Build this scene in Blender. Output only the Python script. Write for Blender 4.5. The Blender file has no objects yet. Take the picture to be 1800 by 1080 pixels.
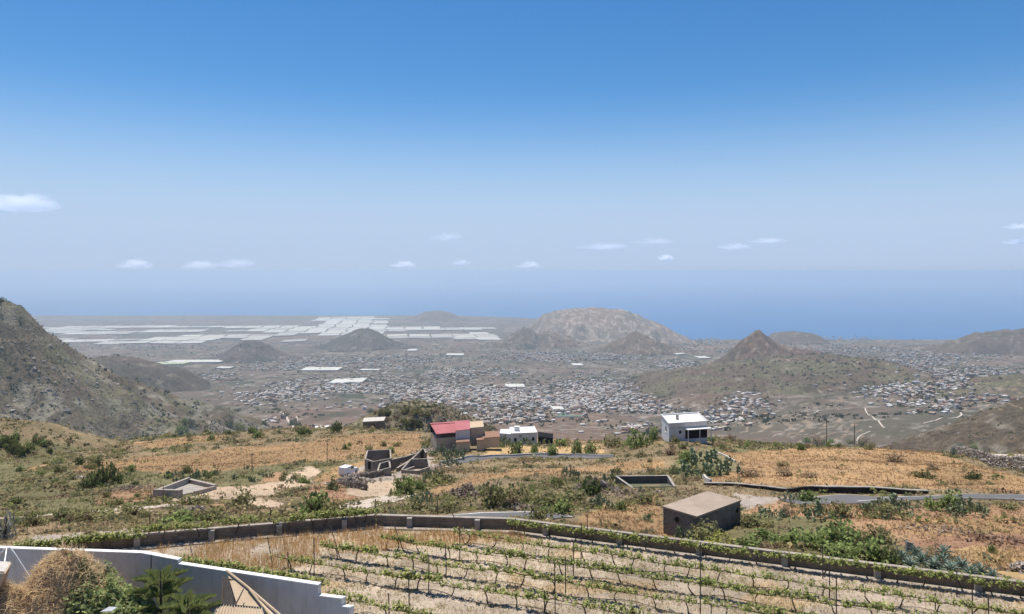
import bpy, math, random
import numpy as np

# ------------------------------------------------------------------ camera, sky, sun, exposure
scene = bpy.context.scene
COL = scene.collection
FPX, CX, HY = 1250.0, 900.0, 480.0          # focal length in photo pixels, principal column, level line

cam = bpy.data.cameras.new("camera")
cam.sensor_fit = 'HORIZONTAL'
cam.sensor_width = 36.0
cam.lens = 36.0 * FPX / 1800.0
cam.shift_y = -(540.0 - HY) / 1800.0
cam.clip_start = 0.5
cam.clip_end = 400000.0
cam_o = bpy.data.objects.new("camera", cam)
COL.objects.link(cam_o)
cam_o.rotation_euler = (math.radians(90), 0, 0)
scene.camera = cam_o

SUN_EL, SUN_AZ = math.radians(73), math.radians(-32)     # azimuth measured from +Y towards +X
world = bpy.data.worlds.new("World")
scene.world = world
world.use_nodes = True
wn = world.node_tree
for n in list(wn.nodes):
    wn.nodes.remove(n)
wo = wn.nodes.new("ShaderNodeOutputWorld")
bg = wn.nodes.new("ShaderNodeBackground")
sky = wn.nodes.new("ShaderNodeTexSky")
sky.sky_type = 'NISHITA'
sky.sun_disc = False
sky.sun_elevation = SUN_EL
sky.sun_rotation = SUN_AZ
sky.altitude = 700
sky.air_density = 1.0
sky.dust_density = 0.3
sky.ozone_density = 3.0
bg.inputs[1].default_value = 0.1
hs = wn.nodes.new("ShaderNodeHueSaturation")
hs.inputs["Saturation"].default_value = 1.32
wn.links.new(sky.outputs[0], hs.inputs["Color"])
# sea haze brightens the sky evenly round the whole horizon
tc = wn.nodes.new("ShaderNodeTexCoord")
sp = wn.nodes.new("ShaderNodeSeparateXYZ")
wn.links.new(tc.outputs["Generated"], sp.inputs[0])
ab = wn.nodes.new("ShaderNodeMath"); ab.operation = 'ABSOLUTE'
wn.links.new(sp.outputs[2], ab.inputs[0])
hm = wn.nodes.new("ShaderNodeMapRange")
hm.interpolation_type = 'SMOOTHERSTEP'
hm.inputs["From Min"].default_value = -0.005; hm.inputs["From Max"].default_value = 0.28
hm.inputs["To Min"].default_value = 1.0; hm.inputs["To Max"].default_value = 0.0
wn.links.new(ab.outputs[0], hm.inputs["Value"])
mx = wn.nodes.new("ShaderNodeMix"); mx.data_type = 'RGBA'
mx.inputs[7].default_value = (3.95, 5.0, 6.8, 1)
wn.links.new(hm.outputs[0], mx.inputs[0])
wn.links.new(hs.outputs[0], mx.inputs[6])
wn.links.new(mx.outputs[2], bg.inputs[0])
wn.links.new(bg.outputs[0], wo.inputs[0])

sl = bpy.data.lights.new("sun", 'SUN')
sl.energy = 5.0
sl.angle = math.radians(0.53)
sl.color = (1.0, 0.95, 0.87)
so = bpy.data.objects.new("sun", sl)
COL.objects.link(so)
so.rotation_euler = (math.pi / 2 - SUN_EL, 0, -SUN_AZ + math.pi)
so.location = (0, 0, 200)

scene.view_settings.view_transform = 'Standard'
scene.view_settings.look = 'None'
scene.view_settings.exposure = 0.3
scene.view_settings.gamma = 1.0
scene.view_settings.use_curve_mapping = False
scene.render.engine = 'CYCLES'
cy = scene.cycles
cy.max_bounces = 10
cy.diffuse_bounces = 3
cy.glossy_bounces = 2
cy.transmission_bounces = 2
cy.transparent_max_bounces = 8
cy.volume_bounces = 10
cy.use_denoising = True
try:
    cy.denoiser = 'OPENIMAGEDENOISE'
    cy.denoising_input_passes = 'RGB_ALBEDO_NORMAL'
    cy.denoising_prefilter = 'ACCURATE'
except Exception:
    pass

rng = np.random.default_rng(11)
random.seed(5)

# ------------------------------------------------------------------ noise
def _hash(ix, iy, seed):
    h = (ix.astype(np.int64) * 374761393 + iy.astype(np.int64) * 668265263 + seed * 1442695041) & 0xffffffff
    h = ((h ^ (h >> 13)) * 1274126177) & 0xffffffff
    h = h ^ (h >> 16)
    return (h & 0xffffff) / float(0xffffff)

def vnoise(x, y, seed=0):
    x = np.asarray(x, float); y = np.asarray(y, float)
    ix = np.floor(x); iy = np.floor(y)
    fx = x - ix; fy = y - iy
    fx = fx * fx * fx * (fx * (fx * 6 - 15) + 10); fy = fy * fy * fy * (fy * (fy * 6 - 15) + 10)
    a = _hash(ix, iy, seed); b = _hash(ix + 1, iy, seed)
    c = _hash(ix, iy + 1, seed); d = _hash(ix + 1, iy + 1, seed)
    return (a + (b - a) * fx) * (1 - fy) + (c + (d - c) * fx) * fy

def fbm(x, y, octv=4, seed=0, gain=0.5):
    s = 0.0; a = 1.0; t = 0.0
    for k in range(octv):
        s = s + a * (vnoise(x, y, seed + k * 17) * 2 - 1)
        t += a; a *= gain
        x = x * 2.03 + 13.7; y = y * 2.03 - 7.1
    return s / t

def ridged(x, y, octv=4, seed=0):
    s = 0.0; a = 1.0; t = 0.0
    for k in range(octv):
        s = s + a * (1 - np.abs(vnoise(x, y, seed + k * 31) * 2 - 1))
        t += a; a *= 0.5
        x = x * 2.1 + 3.3; y = y * 2.1 + 9.2
    return s / t

def sstep(a, b, t):
    t = np.clip((t - a) / (b - a), 0, 1)
    return t * t * (3 - 2 * t)

# ------------------------------------------------------------------ terrain height (metres, eye level = 0)
def pchip(xs, ys, xq):
    xs = np.asarray(xs, float); ys = np.asarray(ys, float)
    h = np.diff(xs); dl = np.diff(ys) / h
    m = np.zeros_like(ys)
    m[0] = dl[0]; m[-1] = dl[-1]
    for i in range(1, len(xs) - 1):
        if dl[i - 1] * dl[i] > 0:
            w1 = 2 * h[i] + h[i - 1]; w2 = h[i] + 2 * h[i - 1]
            m[i] = (w1 + w2) / (w1 / dl[i - 1] + w2 / dl[i])
    k = np.clip(np.searchsorted(xs, xq) - 1, 0, len(xs) - 2)
    t = (np.clip(xq, xs[0], xs[-1]) - xs[k]) / h[k]
    t2 = t * t; t3 = t2 * t
    return ((2 * t3 - 3 * t2 + 1) * ys[k] + (t3 - 2 * t2 + t) * h[k] * m[k] +
            (-2 * t3 + 3 * t2) * ys[k + 1] + (t3 - t2) * h[k] * m[k + 1])

# bearing columns (tan of bearing as photo columns) and the level of the ground along each, as sight slopes
BEAR = [-700, -300, 0, 300, 600, 750, 900, 1050, 1200, 1350, 1500, 1650, 1800, 2100, 2600]
DN = [45, 52, 60, 75, 95, 120, 150, 185, 225, 270]
NEAR = {
    -700: [960, 940, 922, 905, 885, 862, 840, 820, 808, 806],
    -300: [958, 938, 920, 902, 880, 858, 835, 815, 803, 800],
    0:    [955, 935, 918, 900, 878, 855, 832, 812, 803, 806],
    300:  [945, 928, 912, 893, 868, 842, 818, 795, 776, 768],
    600:  [935, 918, 905, 886, 864, 838, 812, 788, 766, 754],
    750:  [930, 915, 905, 885, 862, 838, 815, 793, 774, 762],
    900:  [935, 918, 906, 880, 857, 834, 812, 796, 780, 770],
    1050: [955, 935, 915, 885, 858, 832, 808, 790, 780, 776],
    1200: [985, 965, 945, 895, 855, 820, 778, 775, 774, 780],
    1350: [985, 960, 930, 887, 855, 822, 795, 782, 782, 795],
    1500: [985, 950, 915, 880, 853, 818, 795, 786, 792, 805],
    1650: [990, 950, 915, 880, 853, 822, 802, 794, 798, 808],
    1800: [995, 955, 918, 878, 853, 830, 812, 801, 800, 806],
    2100: [1000, 960, 922, 880, 855, 832, 815, 804, 802, 808],
    2600: [1000, 960, 922, 880, 855, 832, 815, 804, 802, 808],
}
FAR_D = [350, 500, 750, 1000, 1300, 1650, 2000, 2700, 4200, 5800]
FAR_Z = [-100, -172, -250, -285, -307, -352, -397, -458, -538, -594]
FAR_L = ([7000, 9000, 11300, 11900, 13000], [-617, -668, -694, -703, -712])
FAR_R = ([6600, 7200, 7600, 9000, 13000], [-655, -688, -703, -712, -712])
LV = np.linspace(math.log(8), math.log(13000), 1100)
_rows = []
for b in BEAR:
    f = sstep(820, 1180, b)
    fl = 1 - sstep(150, 560, b); fr_ = sstep(1150, 1650, b)
    FZ = np.array(FAR_Z) + fl * np.array([0, -13, -35, -55, -65, -38, -10, 0, 0, 0]) + fr_ * np.array([0, 7, 25, 32, 38, 48, 62, 62, 36, 4])
    ds = [8, 14, 25, 36] + DN + FAR_D
    zs = [-17, -17, -16.6, -16.6] + [-(p - HY) / FPX * d for p, d in zip(NEAR[b], DN)] + list(FZ)
    ds2 = list((1 - f) * np.array(FAR_L[0]) + f * np.array(FAR_R[0]))
    zs2 = list((1 - f) * np.array(FAR_L[1]) + f * np.array(FAR_R[1]))
    _rows.append(pchip(np.log(ds + ds2), zs + zs2, LV))
_rows = np.array(_rows)
BU = np.linspace(-700, 2600, 551)
TAB = np.array([pchip(BEAR, _rows[:, j], BU) for j in range(len(LV))]).T     # [bearing, range]

def table(x, y):
    y = np.maximum(y, 8.01)
    u = np.clip((CX + FPX * x / y - BU[0]) / (BU[1] - BU[0]), 0, len(BU) - 1.001)
    v = np.clip((np.log(y) - LV[0]) / (LV[1] - LV[0]), 0, len(LV) - 1.001)
    i = u.astype(int); j = v.astype(int); a = u - i; b = v - j
    return (TAB[i, j] * (1 - a) * (1 - b) + TAB[i + 1, j] * a * (1 - b) +
            TAB[i, j + 1] * (1 - a) * b + TAB[i + 1, j + 1] * a * b)

VZ = -15.0                                    # level of the vineyard terrace
VINE_POLY = [(-8.0, 42.0), (0.0, 41.35), (24.0, 32.75), (45.0, 25.2), (45, 8), (-6.2, 8), (-6.2, 29.6),
             (-8.6, 32.0), (-16.1, 34.6), (-26.5, 36.6), (-26.0, 37.1), (-18.6, 39.35)]
YARD_POLY = [(-6.2, 8), (-6.2, 29.6), (-8.6, 32.0), (-16.1, 34.6), (-26.5, 36.6), (-60, 38), (-60, 8)]

def inpoly(x, y, poly):
    x = np.asarray(x, float); y = np.asarray(y, float)
    c = np.zeros(np.broadcast(x, y).shape, bool)
    n = len(poly)
    for i in range(n):
        x0, y0 = poly[i]; x1, y1 = poly[(i + 1) % n]
        if y0 == y1:
            continue
        c ^= ((y0 > y) != (y1 > y)) & (x < (x1 - x0) * (y - y0) / (y1 - y0) + x0)
    return c

HILLS = []
def hill(name, d, W, pts, kind='cone', rough=0.07, tint=(1, 1, 1), rock=0.2, front=1.0):
    HILLS.append(dict(name=name, d=d, W=W, px=np.array([p[0] for p in pts], float),
                      py=np.array([p[1] for p in pts], float), kind=kind, rough=rough, tint=tint, rock=rock, front=front))

def base_h(x, y):
    x = np.asarray(x, float); y = np.asarray(y, float)
    z = table(x, y)
    n1 = fbm(x / 9, y / 9, 4, 3)
    z = z + 0.35 * n1 * sstep(44, 60, y) * (1 - sstep(250, 600, y))
    z = z + 0.9 * fbm(x / 28, y / 28, 3, 33) * sstep(60, 110, y) * (1 - sstep(250, 600, y))
    z = z + (9 * fbm(x / 260, y / 260, 5, 9)) * sstep(300, 900, y) * (1 - sstep(6500, 7800, y))
    z = z + (14 * (ridged(x / 420, y / 420, 4, 19) - 0.62)) * (1 + 1.1 * sstep(.2, .45, x / np.maximum(y, 1))) * sstep(900, 1400, y) * (1 - sstep(3000, 4200, y))
    iv = inpoly(x, y, VINE_POLY)
    z = np.where(iv, VZ + 0.05 * fbm(x / 1.5, y / 1.5, 3, 5), z)
    iy = inpoly(x, y, YARD_POLY)
    z = np.where(iy, -17.2 + 0.06 * fbm(x / 2, y / 2, 2, 6), z)
    return np.maximum(z, -704.0)

def hill_dh(h, x, y, zb=None):
    """height of one hill above the base sheet"""
    x = np.asarray(x, float); y = np.asarray(y, float)
    if zb is None:
        zb = base_h(x, y)
    if h['kind'] == 'radial':
        r = np.hypot(x - h['x0'], y - h['d'])
        ang = np.arctan2(y - h['d'], x - h['x0'])
        rr = r * (1 + 0.07 * np.sin(ang * 5 + 1) * sstep(80, 350, r) + 0.05 * np.sin(ang * 11 + r / 150) * sstep(80, 350, r))
        z = np.interp(rr, h['r'], h['z'])
        s = np.clip(r / 300, 0.06, 1)
        z = z + 46 * s * (ridged(x / 170, y / 170, 5, 41) - 0.62) + 9 * s * fbm(x / 45, y / 45, 3, 43)
        return z - zb
    u = CX + FPX * x / h['d']
    zc = -(np.interp(u, h['px'], h['py']) - HY) / FPX * h['d']
    zmax = -(h['py'].min() - HY) / FPX * h['d']
    inside = (u > h['px'][0]) & (u < h['px'][-1])
    hh = zc - zb
    rel = np.clip(hh / max(zmax - np.interp(h['d'], [200, 6000], [0, -600]) * 0 + 1e-6 + abs(zmax) * 0, 1e-6), 0, 1) if False else None
    hmax = h.setdefault('hmax', None)
    if hmax is None:
        k = int(np.argmin(h['py']))
        xk = (h['px'][k] - CX) / FPX * h['d']
        hmax = float(zmax - base_h(np.array([xk]), np.array([h['d']]))[0])
        h['hmax'] = hmax
    rel = np.clip(hh / hmax, 0.02, 1)
    W = h['W'] * rel ** 0.6
    W = np.where(y < h['d'], W * h['front'], W)
    t = np.abs(y - h['d']) / W
    if h['kind'] == 'cone':
        g = np.clip(1 - np.sqrt(t * t + 0.01) + 0.1, -0.3, 1)
        g = np.where(g > 0, g ** 1.15, g)
    elif h['kind'] == 'dome':
        g = 1.1 * np.clip(1 - (t / 1.05) ** 1.3, 0, 1) ** 1.2 - .1 * sstep(.5, 1.05, t); g = np.minimum(g, 1)
    else:
        g = 1 - 1.15 * sstep(0.12, 1.05, t)
    n = h['rough'] * hmax * ((ridged(x / (h['d'] * .05), y / (h['d'] * .05), 4, 77) - 0.66) * 2.2 * np.clip(1.25 - g, 0.12, 1) +
                             0.35 * fbm(x / (h['d'] * .012), y / (h['d'] * .012), 3, 78))
    out = hh * g + n * np.clip(hh / hmax * 3, 0, 1)
    return np.where(inside & (hh > 0), out, -20.0)

hill('table_mountain', 7500, 1500, [(840, 606), (880, 600), (915, 590), (940, 570), (955, 556), (985, 547), (1020, 543), (1060, 545),
     (1098, 546), (1130, 559), (1165, 573), (1195, 588), (1225, 601)], 'mesa', 0.22, (1.55, 1.5, 1.5), .3)
hill('coastal_hill', 10500, 900, [(660, 572), (700, 564), (730, 556), (745, 549), (770, 547), (786, 549), (803, 556), (850, 560), (900, 570), (960, 572)], 'mesa', .06, (1.0, .95, .95), .1)
hill('greenhouse_hill', 5600, 520, [(535, 612), (560, 608), (580, 601), (600, 590), (630, 579), (645, 578), (665, 584), (690, 598), (715, 607), (740, 612)], 'cone', .2, (.88, .86, .9), .08)
hill('dark_hill', 4600, 420, [(330, 636), (365, 631), (395, 622), (415, 607), (435, 598), (455, 599), (475, 611), (495, 624), (525, 630), (550, 635)], 'cone', .22, (.85, .84, .88), .08)
hill('dark_ridge', 2900, 420, [(60, 660), (120, 640), (190, 628), (230, 633), (270, 645), (310, 655), (345, 676), (370, 690)], 'mesa', .22, (.8, .76, .70), .1)
hill('twin_hill', 5900, 520, [(800, 622), (850, 606), (885, 598), (905, 585), (920, 575), (935, 578), (946, 587), (960, 581), (985, 585), (1015, 598), (1050, 612), (1065, 618)], 'cone', .34, (1.05, .98, .95), .25)
hill('cone_hill', 5200, 480, [(1035, 622), (1060, 611), (1090, 595), (1118, 581), (1148, 596), (1180, 609), (1205, 621)], 'cone', .2, (1.0, .93, .86), .15)
hill('pointed_peak', 3600, 420, [(1235, 652), (1270, 630), (1295, 612), (1310, 597), (1325, 586), (1333, 583), (1345, 592), (1360, 603), (1400, 612), (1450, 622), (1510, 634), (1540, 650)], 'cone', .2, (1.0, .85, .76), .22)
hill('low_coast_hill', 6700, 420, [(1335, 606), (1352, 596), (1366, 586), (1400, 583), (1430, 587), (1455, 601)], 'mesa', .07, (.95, .85, .8), .12)
hill('lava_hill', 2700, 800, [(1110, 704), (1150, 682), (1200, 664), (1300, 646), (1400, 632), (1480, 628), (1560, 636), (1600, 648), (1630, 668), (1660, 700)], 'dome', .2, (.9, .88, .82), .06)
hill('terrace_ridge', 1900, 520, [(1420, 760), (1470, 738), (1530, 722), (1600, 709), (1700, 692), (1800, 675), (1950, 656), (2150, 640), (2300, 650)], 'dome', .16, (1.0, .97, .88), .14)
hill('terrace_spur', 2150, 420, [(1165, 742), (1215, 722), (1270, 708), (1330, 704), (1390, 710), (1440, 724), (1490, 744)], 'dome', .16, (1.05, .98, .9), .16)
hill('village_ridge', 4700, 700, [(1640, 622), (1680, 604), (1720, 590), (1760, 584), (1800, 583), (1900, 572), (2100, 560), (2300, 580)], 'mesa', .2, (.85, .85, .8), .12)
hill('ravine_slope', 760, 330, [(1560, 840), (1620, 795), (1700, 769), (1760, 752), (1800, 738), (1900, 705), (2100, 670), (2400, 650), (2500, 660)], 'mesa', .05, (.78, .78, .72), .25)
hill('rocky_knob', 420, 75, [(570, 776), (610, 752), (640, 735), (690, 716), (740, 711), (780, 717), (820, 738), (870, 762), (900, 790)], 'mesa', .09, (.95, .9, .75), .4)
hill('left_knoll', 205, 60, [(-400, 735), (-150, 742), (0, 757), (40, 772), (80, 787), (115, 802), (140, 812)], 'mesa', .06, (.8, .85, .7), .3)
HILLS.append(dict(name='ridge_mountain', kind='radial', d=1300.0, x0=-1019.0, rough=.1, tint=(.95, 1.0, .92), rock=.34,
                  r=[0, 40, 83, 105, 125, 146, 158, 198, 240, 291, 340, 395, 450, 500, 560, 640, 800, 1500], z=[-20.4, -32.4, -52.6, -63.0, -90.1, -120.0, -127.0, -171.6, -206.2, -246.2, -282.4, -306.0, -321.1, -347.5, -420, -440, -470, -697], W=900,
                  px=np.array([-800., 600.])))

def ground_h(x, y):
    x = np.asarray(x, float); y = np.asarray(y, float)
    zb = base_h(x, y)
    z = zb.copy()
    for h in HILLS:
        W = h['W'] * 1.6
        m = np.abs(y - h['d']) < W
        if m.any():
            z[m] = np.maximum(z[m], zb[m] + hill_dh(h, x[m], y[m], zb[m]))
    return z

def P(px, py, d):
    return np.array([(px - CX) / FPX * d, d, -(py - HY) / FPX * d])

# range table: first ground met along a sight line, used to find where a thing stands
RU = np.arange(-420, 2221, 6.0)
RY = np.exp(np.concatenate([np.linspace(math.log(24), math.log(320), 620), np.linspace(math.log(322), math.log(12500), 700)]))
_X = (RU[:, None] - CX) / FPX * RY[None, :]
_Y = np.broadcast_to(RY[None, :], _X.shape)
_Z = ground_h(_X.ravel(), _Y.ravel().copy()).reshape(_X.shape)
RPY = HY - _Z / RY[None, :] * FPX
RMIN = np.minimum.accumulate(RPY, axis=1)

def rng_at(px, py):
    k = int(round((px - RU[0]) / 6.0)); k = min(max(k, 0), len(RU) - 1)
    row = RMIN[k]
    j = int(np.argmax(row <= py))
    if j == 0:
        return RY[0] if row[0] <= py else RY[-1]
    a, b = RPY[k, j - 1], RPY[k, j]
    t = 0 if a == b else min(max((a - py) / (a - b), 0), 1)
    return RY[j - 1] + (RY[j] - RY[j - 1]) * t

_Zb = base_h(_X.ravel(), _Y.ravel().copy()).reshape(_X.shape)
RPB = HY - _Zb / RY[None, :] * FPX
def rng_plain(px, py):
    """range of the open plain along a sight line, hills left aside"""
    k = min(max(int(round((px - RU[0]) / 6.0)), 0), len(RU) - 1)
    row = RPB[k]; far_ = RY > 1000
    idx = np.nonzero(far_ & (row <= py))[0]
    return float(RY[idx[0]]) if len(idx) else float(RY[-1])

def gz(x, y):
    return float(ground_h(np.array([x], float), np.array([y], float))[0])

def G(px, py):
    d = rng_at(px, py)
    x = (px - CX) / FPX * d
    return np.array([x, d, gz(x, d)])

def proj(x, y, z):
    return CX + FPX * x / y, HY - FPX * z / y

# ------------------------------------------------------------------ mesh helpers
def mk(name, V, F, mat=None, col=None, parent=None, smooth=False, link=True):
    """V (n,3); F an (m,k) array or a list of index tuples; col (n,3) colours per vertex"""
    me = bpy.data.meshes.new(name)
    V = np.asarray(V, np.float32)
    me.vertices.add(len(V))
    me.vertices.foreach_set("co", V.ravel())
    if isinstance(F, np.ndarray):
        k = F.shape[1]; nf = len(F)
        starts = np.arange(nf, dtype=np.int32) * k
        idx = F.astype(np.int32).ravel()
    else:
        lens = np.array([len(f) for f in F], np.int32); nf = len(F)
        starts = np.concatenate([[0], np.cumsum(lens)[:-1]]).astype(np.int32)
        idx = np.fromiter((i for f in F for i in f), np.int32)
    me.loops.add(len(idx))
    me.loops.foreach_set("vertex_index", idx)
    me.polygons.add(nf)
    me.polygons.foreach_set("loop_start", starts)
    me.polygons.foreach_set("use_smooth", np.full(nf, bool(smooth)))
    me.update(calc_edges=True)
    me.validate()
    if col is not None:
        at = me.color_attributes.new("Col", 'FLOAT_COLOR', 'POINT')
        c4 = np.ones((len(V), 4), np.float32); c4[:, :3] = col
        at.data.foreach_set("color", c4.ravel())
    if mat is not None:
        me.materials.append(mat)
    if not link:
        return me
    return ob(name, me, parent)

def ob(name, me, parent=None):
    o = bpy.data.objects.new(name, me)
    COL.objects.link(o)
    if parent is not None:
        o.parent = parent
    return o

def empty(name, loc=(0, 0, 0), rz=0.0):
    o = bpy.data.objects.new(name, None)
    o.empty_display_size = 0.2
    COL.objects.link(o)
    o.location = loc
    o.rotation_euler = (0, 0, rz)
    return o

def tag(o, label, cat, group=None):
    o["label"] = label; o["category"] = cat
    if group:
        o["group"] = group
    return o

def struct(o, label=None):
    o["kind"] = "structure"
    if label:
        o["label"] = label
    return o

def stuff(o, label=None, cat=None):
    o["kind"] = "stuff"
    if label:
        o["label"] = label
    if cat:
        o["category"] = cat
    return o

class MB:
    def __init__(self):
        self.v = []; self.f = []
    def add(self, V, F):
        n = len(self.v)
        self.v.extend([tuple(map(float, p)) for p in V])
        self.f.extend([tuple(i + n for i in f) for f in F])
        return self
    def box(self, c, s, rz=0.0, ax=None):
        hx, hy, hz = s[0] / 2, s[1] / 2, s[2] / 2
        cr, sr = math.cos(rz), math.sin(rz)
        V = []
        for z in (-hz, hz):
            for (a, b) in ((-hx, -hy), (hx, -hy), (hx, hy), (-hx, hy)):
                V.append((c[0] + a * cr - b * sr, c[1] + a * sr + b * cr, c[2] + z))
        return self.add(V, [(3, 2, 1, 0), (4, 5, 6, 7), (0, 1, 5, 4), (1, 2, 6, 5), (2, 3, 7, 6), (3, 0, 4, 7)])
    def prism(self, fp, z0, z1):
        """fp: ground plan [(x,y)], z0/z1: number or list per corner"""
        n = len(fp)
        a = sum(fp[i][0] * fp[(i + 1) % n][1] - fp[(i + 1) % n][0] * fp[i][1] for i in range(n))
        z0 = [z0] * n if np.isscalar(z0) else list(z0)
        z1 = [z1] * n if np.isscalar(z1) else list(z1)
        q = list(range(n))
        if a < 0:
            q = q[::-1]
        V = [(fp[i][0], fp[i][1], z0[i]) for i in q] + [(fp[i][0], fp[i][1], z1[i]) for i in q]
        F = [tuple(range(n))[::-1], tuple(range(n, 2 * n))]
        for i in range(n):
            j = (i + 1) % n
            F.append((i, j, n + j, n + i))
        return self.add(V, F)
    def tube(self, pts, rad, sides=5, cap=True):
        pts = [np.asarray(p, float) for p in pts]
        n = len(pts)
        rad = [rad] * n if np.isscalar(rad) else list(rad)
        V = []
        for i, p in enumerate(pts):
            t = pts[min(i + 1, n - 1)] - pts[max(i - 1, 0)]
            t = t / (np.linalg.norm(t) + 1e-9)
            a = np.cross(t, (0, 0, 1.0))
            if np.linalg.norm(a) < 1e-3:
                a = np.array([1.0, 0, 0])
            a /= np.linalg.norm(a)
            b = np.cross(t, a)
            for k in range(sides):
                th = 2 * math.pi * k / sides
                V.append(p + rad[i] * (math.cos(th) * a + math.sin(th) * b))
        F = []
        for i in range(n - 1):
            for k in range(sides):
                k2 = (k + 1) % sides
                F.append((i * sides + k, (i + 1) * sides + k, (i + 1) * sides + k2, i * sides + k2))
        if cap:
            F.append(tuple(range(sides)))
            F.append(tuple(range((n - 1) * sides, n * sides))[::-1])
        return self.add(V, F)
    def strip(self, pts, ztop, zbot, th):
        """a wall along pts [(x,y)] with its top and bottom levels per point"""
        pts = [np.array(p, float) for p in pts]; n = len(pts)
        ztop = [ztop] * n if np.isscalar(ztop) else ztop
        zbot = [zbot] * n if np.isscalar(zbot) else zbot
        V = []
        for i, p in enumerate(pts):
            t1 = pts[i] - pts[max(i - 1, 0)]; t2 = pts[min(i + 1, n - 1)] - pts[i]
            t = t1 / (np.linalg.norm(t1) + 1e-9) + t2 / (np.linalg.norm(t2) + 1e-9)
            t /= np.linalg.norm(t)
            m = np.array([-t[1], t[0]]) * th / 2
            a = p - m; b = p + m
            V += [(a[0], a[1], zbot[i]), (b[0], b[1], zbot[i]), (b[0], b[1], ztop[i]), (a[0], a[1], ztop[i])]
        F = []
        for i in range(n - 1):
            o, q = i * 4, i * 4 + 4
            for k in range(4):
                k2 = (k + 1) % 4
                F.append((o + k, o + k2, q + k2, q + k))
        F.append((0, 3, 2, 1)); F.append((n * 4 - 4, n * 4 - 3, n * 4 - 2, n * 4 - 1))
        return self.add(V, F)
    def build(self, name, mat, parent=None, smooth=False, link=True):
        return mk(name, np.array(self.v), self.f, mat, None, parent, smooth, link)

def copy_tree(o, parent=None):
    c = o.copy()
    COL.objects.link(c)
    c.parent = parent
    for ch in o.children:
        copy_tree(ch, c)
    return c

# ------------------------------------------------------------------ materials
def newmat(name):
    m = bpy.data.materials.new(name)
    m.use_nodes = True
    nt = m.node_tree
    for n in list(nt.nodes):
        nt.nodes.remove(n)
    out = nt.nodes.new("ShaderNodeOutputMaterial")
    return m, nt, out

def nd(nt, t, **kw):
    n = nt.nodes.new(t)
    for k, v in kw.items():
        setattr(n, k, v)
    return n

def noise_fac(nt, scale, detail=4, rough=0.55, coord=None, lo=0.3, hi=0.7):
    tx = nd(nt, "ShaderNodeTexNoise")
    tx.inputs["Scale"].default_value = scale
    tx.inputs["Detail"].default_value = detail
    tx.inputs["Roughness"].default_value = rough
    if coord is not None:
        nt.links.new(coord, tx.inputs["Vector"])
    mr = nd(nt, "ShaderNodeMapRange")
    mr.inputs["From Min"].default_value = lo; mr.inputs["From Max"].default_value = hi
    nt.links.new(tx.outputs["Fac"], mr.inputs["Value"])
    return mr.outputs["Result"]

def mixc(nt, fac, a, b, mode='MIX'):
    m = nd(nt, "ShaderNodeMix", data_type='RGBA', blend_type=mode)
    for s, v in ((m.inputs[0], fac), (m.inputs[6], a), (m.inputs[7], b)):
        if isinstance(v, (int, float)):
            s.default_value = v
        elif isinstance(v, tuple):
            s.default_value = (*v, 1) if len(v) == 3 else v
        else:
            nt.links.new(v, s)
    return m.outputs[2]

def finish(nt, out, color, rough=0.9, spec=0.15, bump=None, bstr=0.3, bdist=0.05, metal=0.0):
    b = nd(nt, "ShaderNodeBsdfPrincipled")
    if isinstance(color, tuple):
        b.inputs["Base Color"].default_value = (*color, 1)
    else:
        nt.links.new(color, b.inputs["Base Color"])
    b.inputs["Roughness"].default_value = rough
    b.inputs["Specular IOR Level"].default_value = spec
    b.inputs["Metallic"].default_value = metal
    if bump is not None:
        bp = nd(nt, "ShaderNodeBump")
        bp.inputs["Strength"].default_value = bstr
        bp.inputs["Distance"].default_value = bdist
        nt.links.new(bump, bp.inputs["Height"])
        nt.links.new(bp.outputs[0], b.inputs["Normal"])
    nt.links.new(b.outputs[0], out.inputs[0])
    return b

def mat_plain(name, c1, c2=None, scale=2.0, rough=0.85, spec=0.2, bstr=0.25, bdist=0.02, c3=None, scale3=0.5, metal=0.0, amt3=0.6):
    m, nt, out = newmat(name)
    gco = nd(nt, "ShaderNodeNewGeometry").outputs["Position"]
    c2 = c2 or tuple(v * 0.72 for v in c1)
    f = noise_fac(nt, scale, 6, 0.6, gco)
    col = mixc(nt, f, c2, c1)
    if c3 is not None:
        f3 = noise_fac(nt, scale3, 5, 0.65, gco, 0.48, 0.72)
        mm = nd(nt, "ShaderNodeMath", operation='MULTIPLY'); mm.inputs[1].default_value = amt3
        nt.links.new(f3, mm.inputs[0])
        col = mixc(nt, mm.outputs[0], col, c3)
    fb = noise_fac(nt, scale * 6, 5, 0.6, gco)
    finish(nt, out, col, rough, spec, fb, bstr, bdist, metal)
    return m

def mat_objcol(name, rough=0.85, scale=0.15):
    m, nt, out = newmat(name)
    oi = nd(nt, "ShaderNodeObjectInfo")
    gco = nd(nt, "ShaderNodeNewGeometry").outputs["Position"]
    f = noise_fac(nt, scale, 4, 0.6, gco)
    col = mixc(nt, f, mixc(nt, 1.0, oi.outputs["Color"], (0.78, 0.76, 0.74), 'MULTIPLY'), oi.outputs["Color"])
    finish(nt, out, col, rough, 0.2)
    return m

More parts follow.
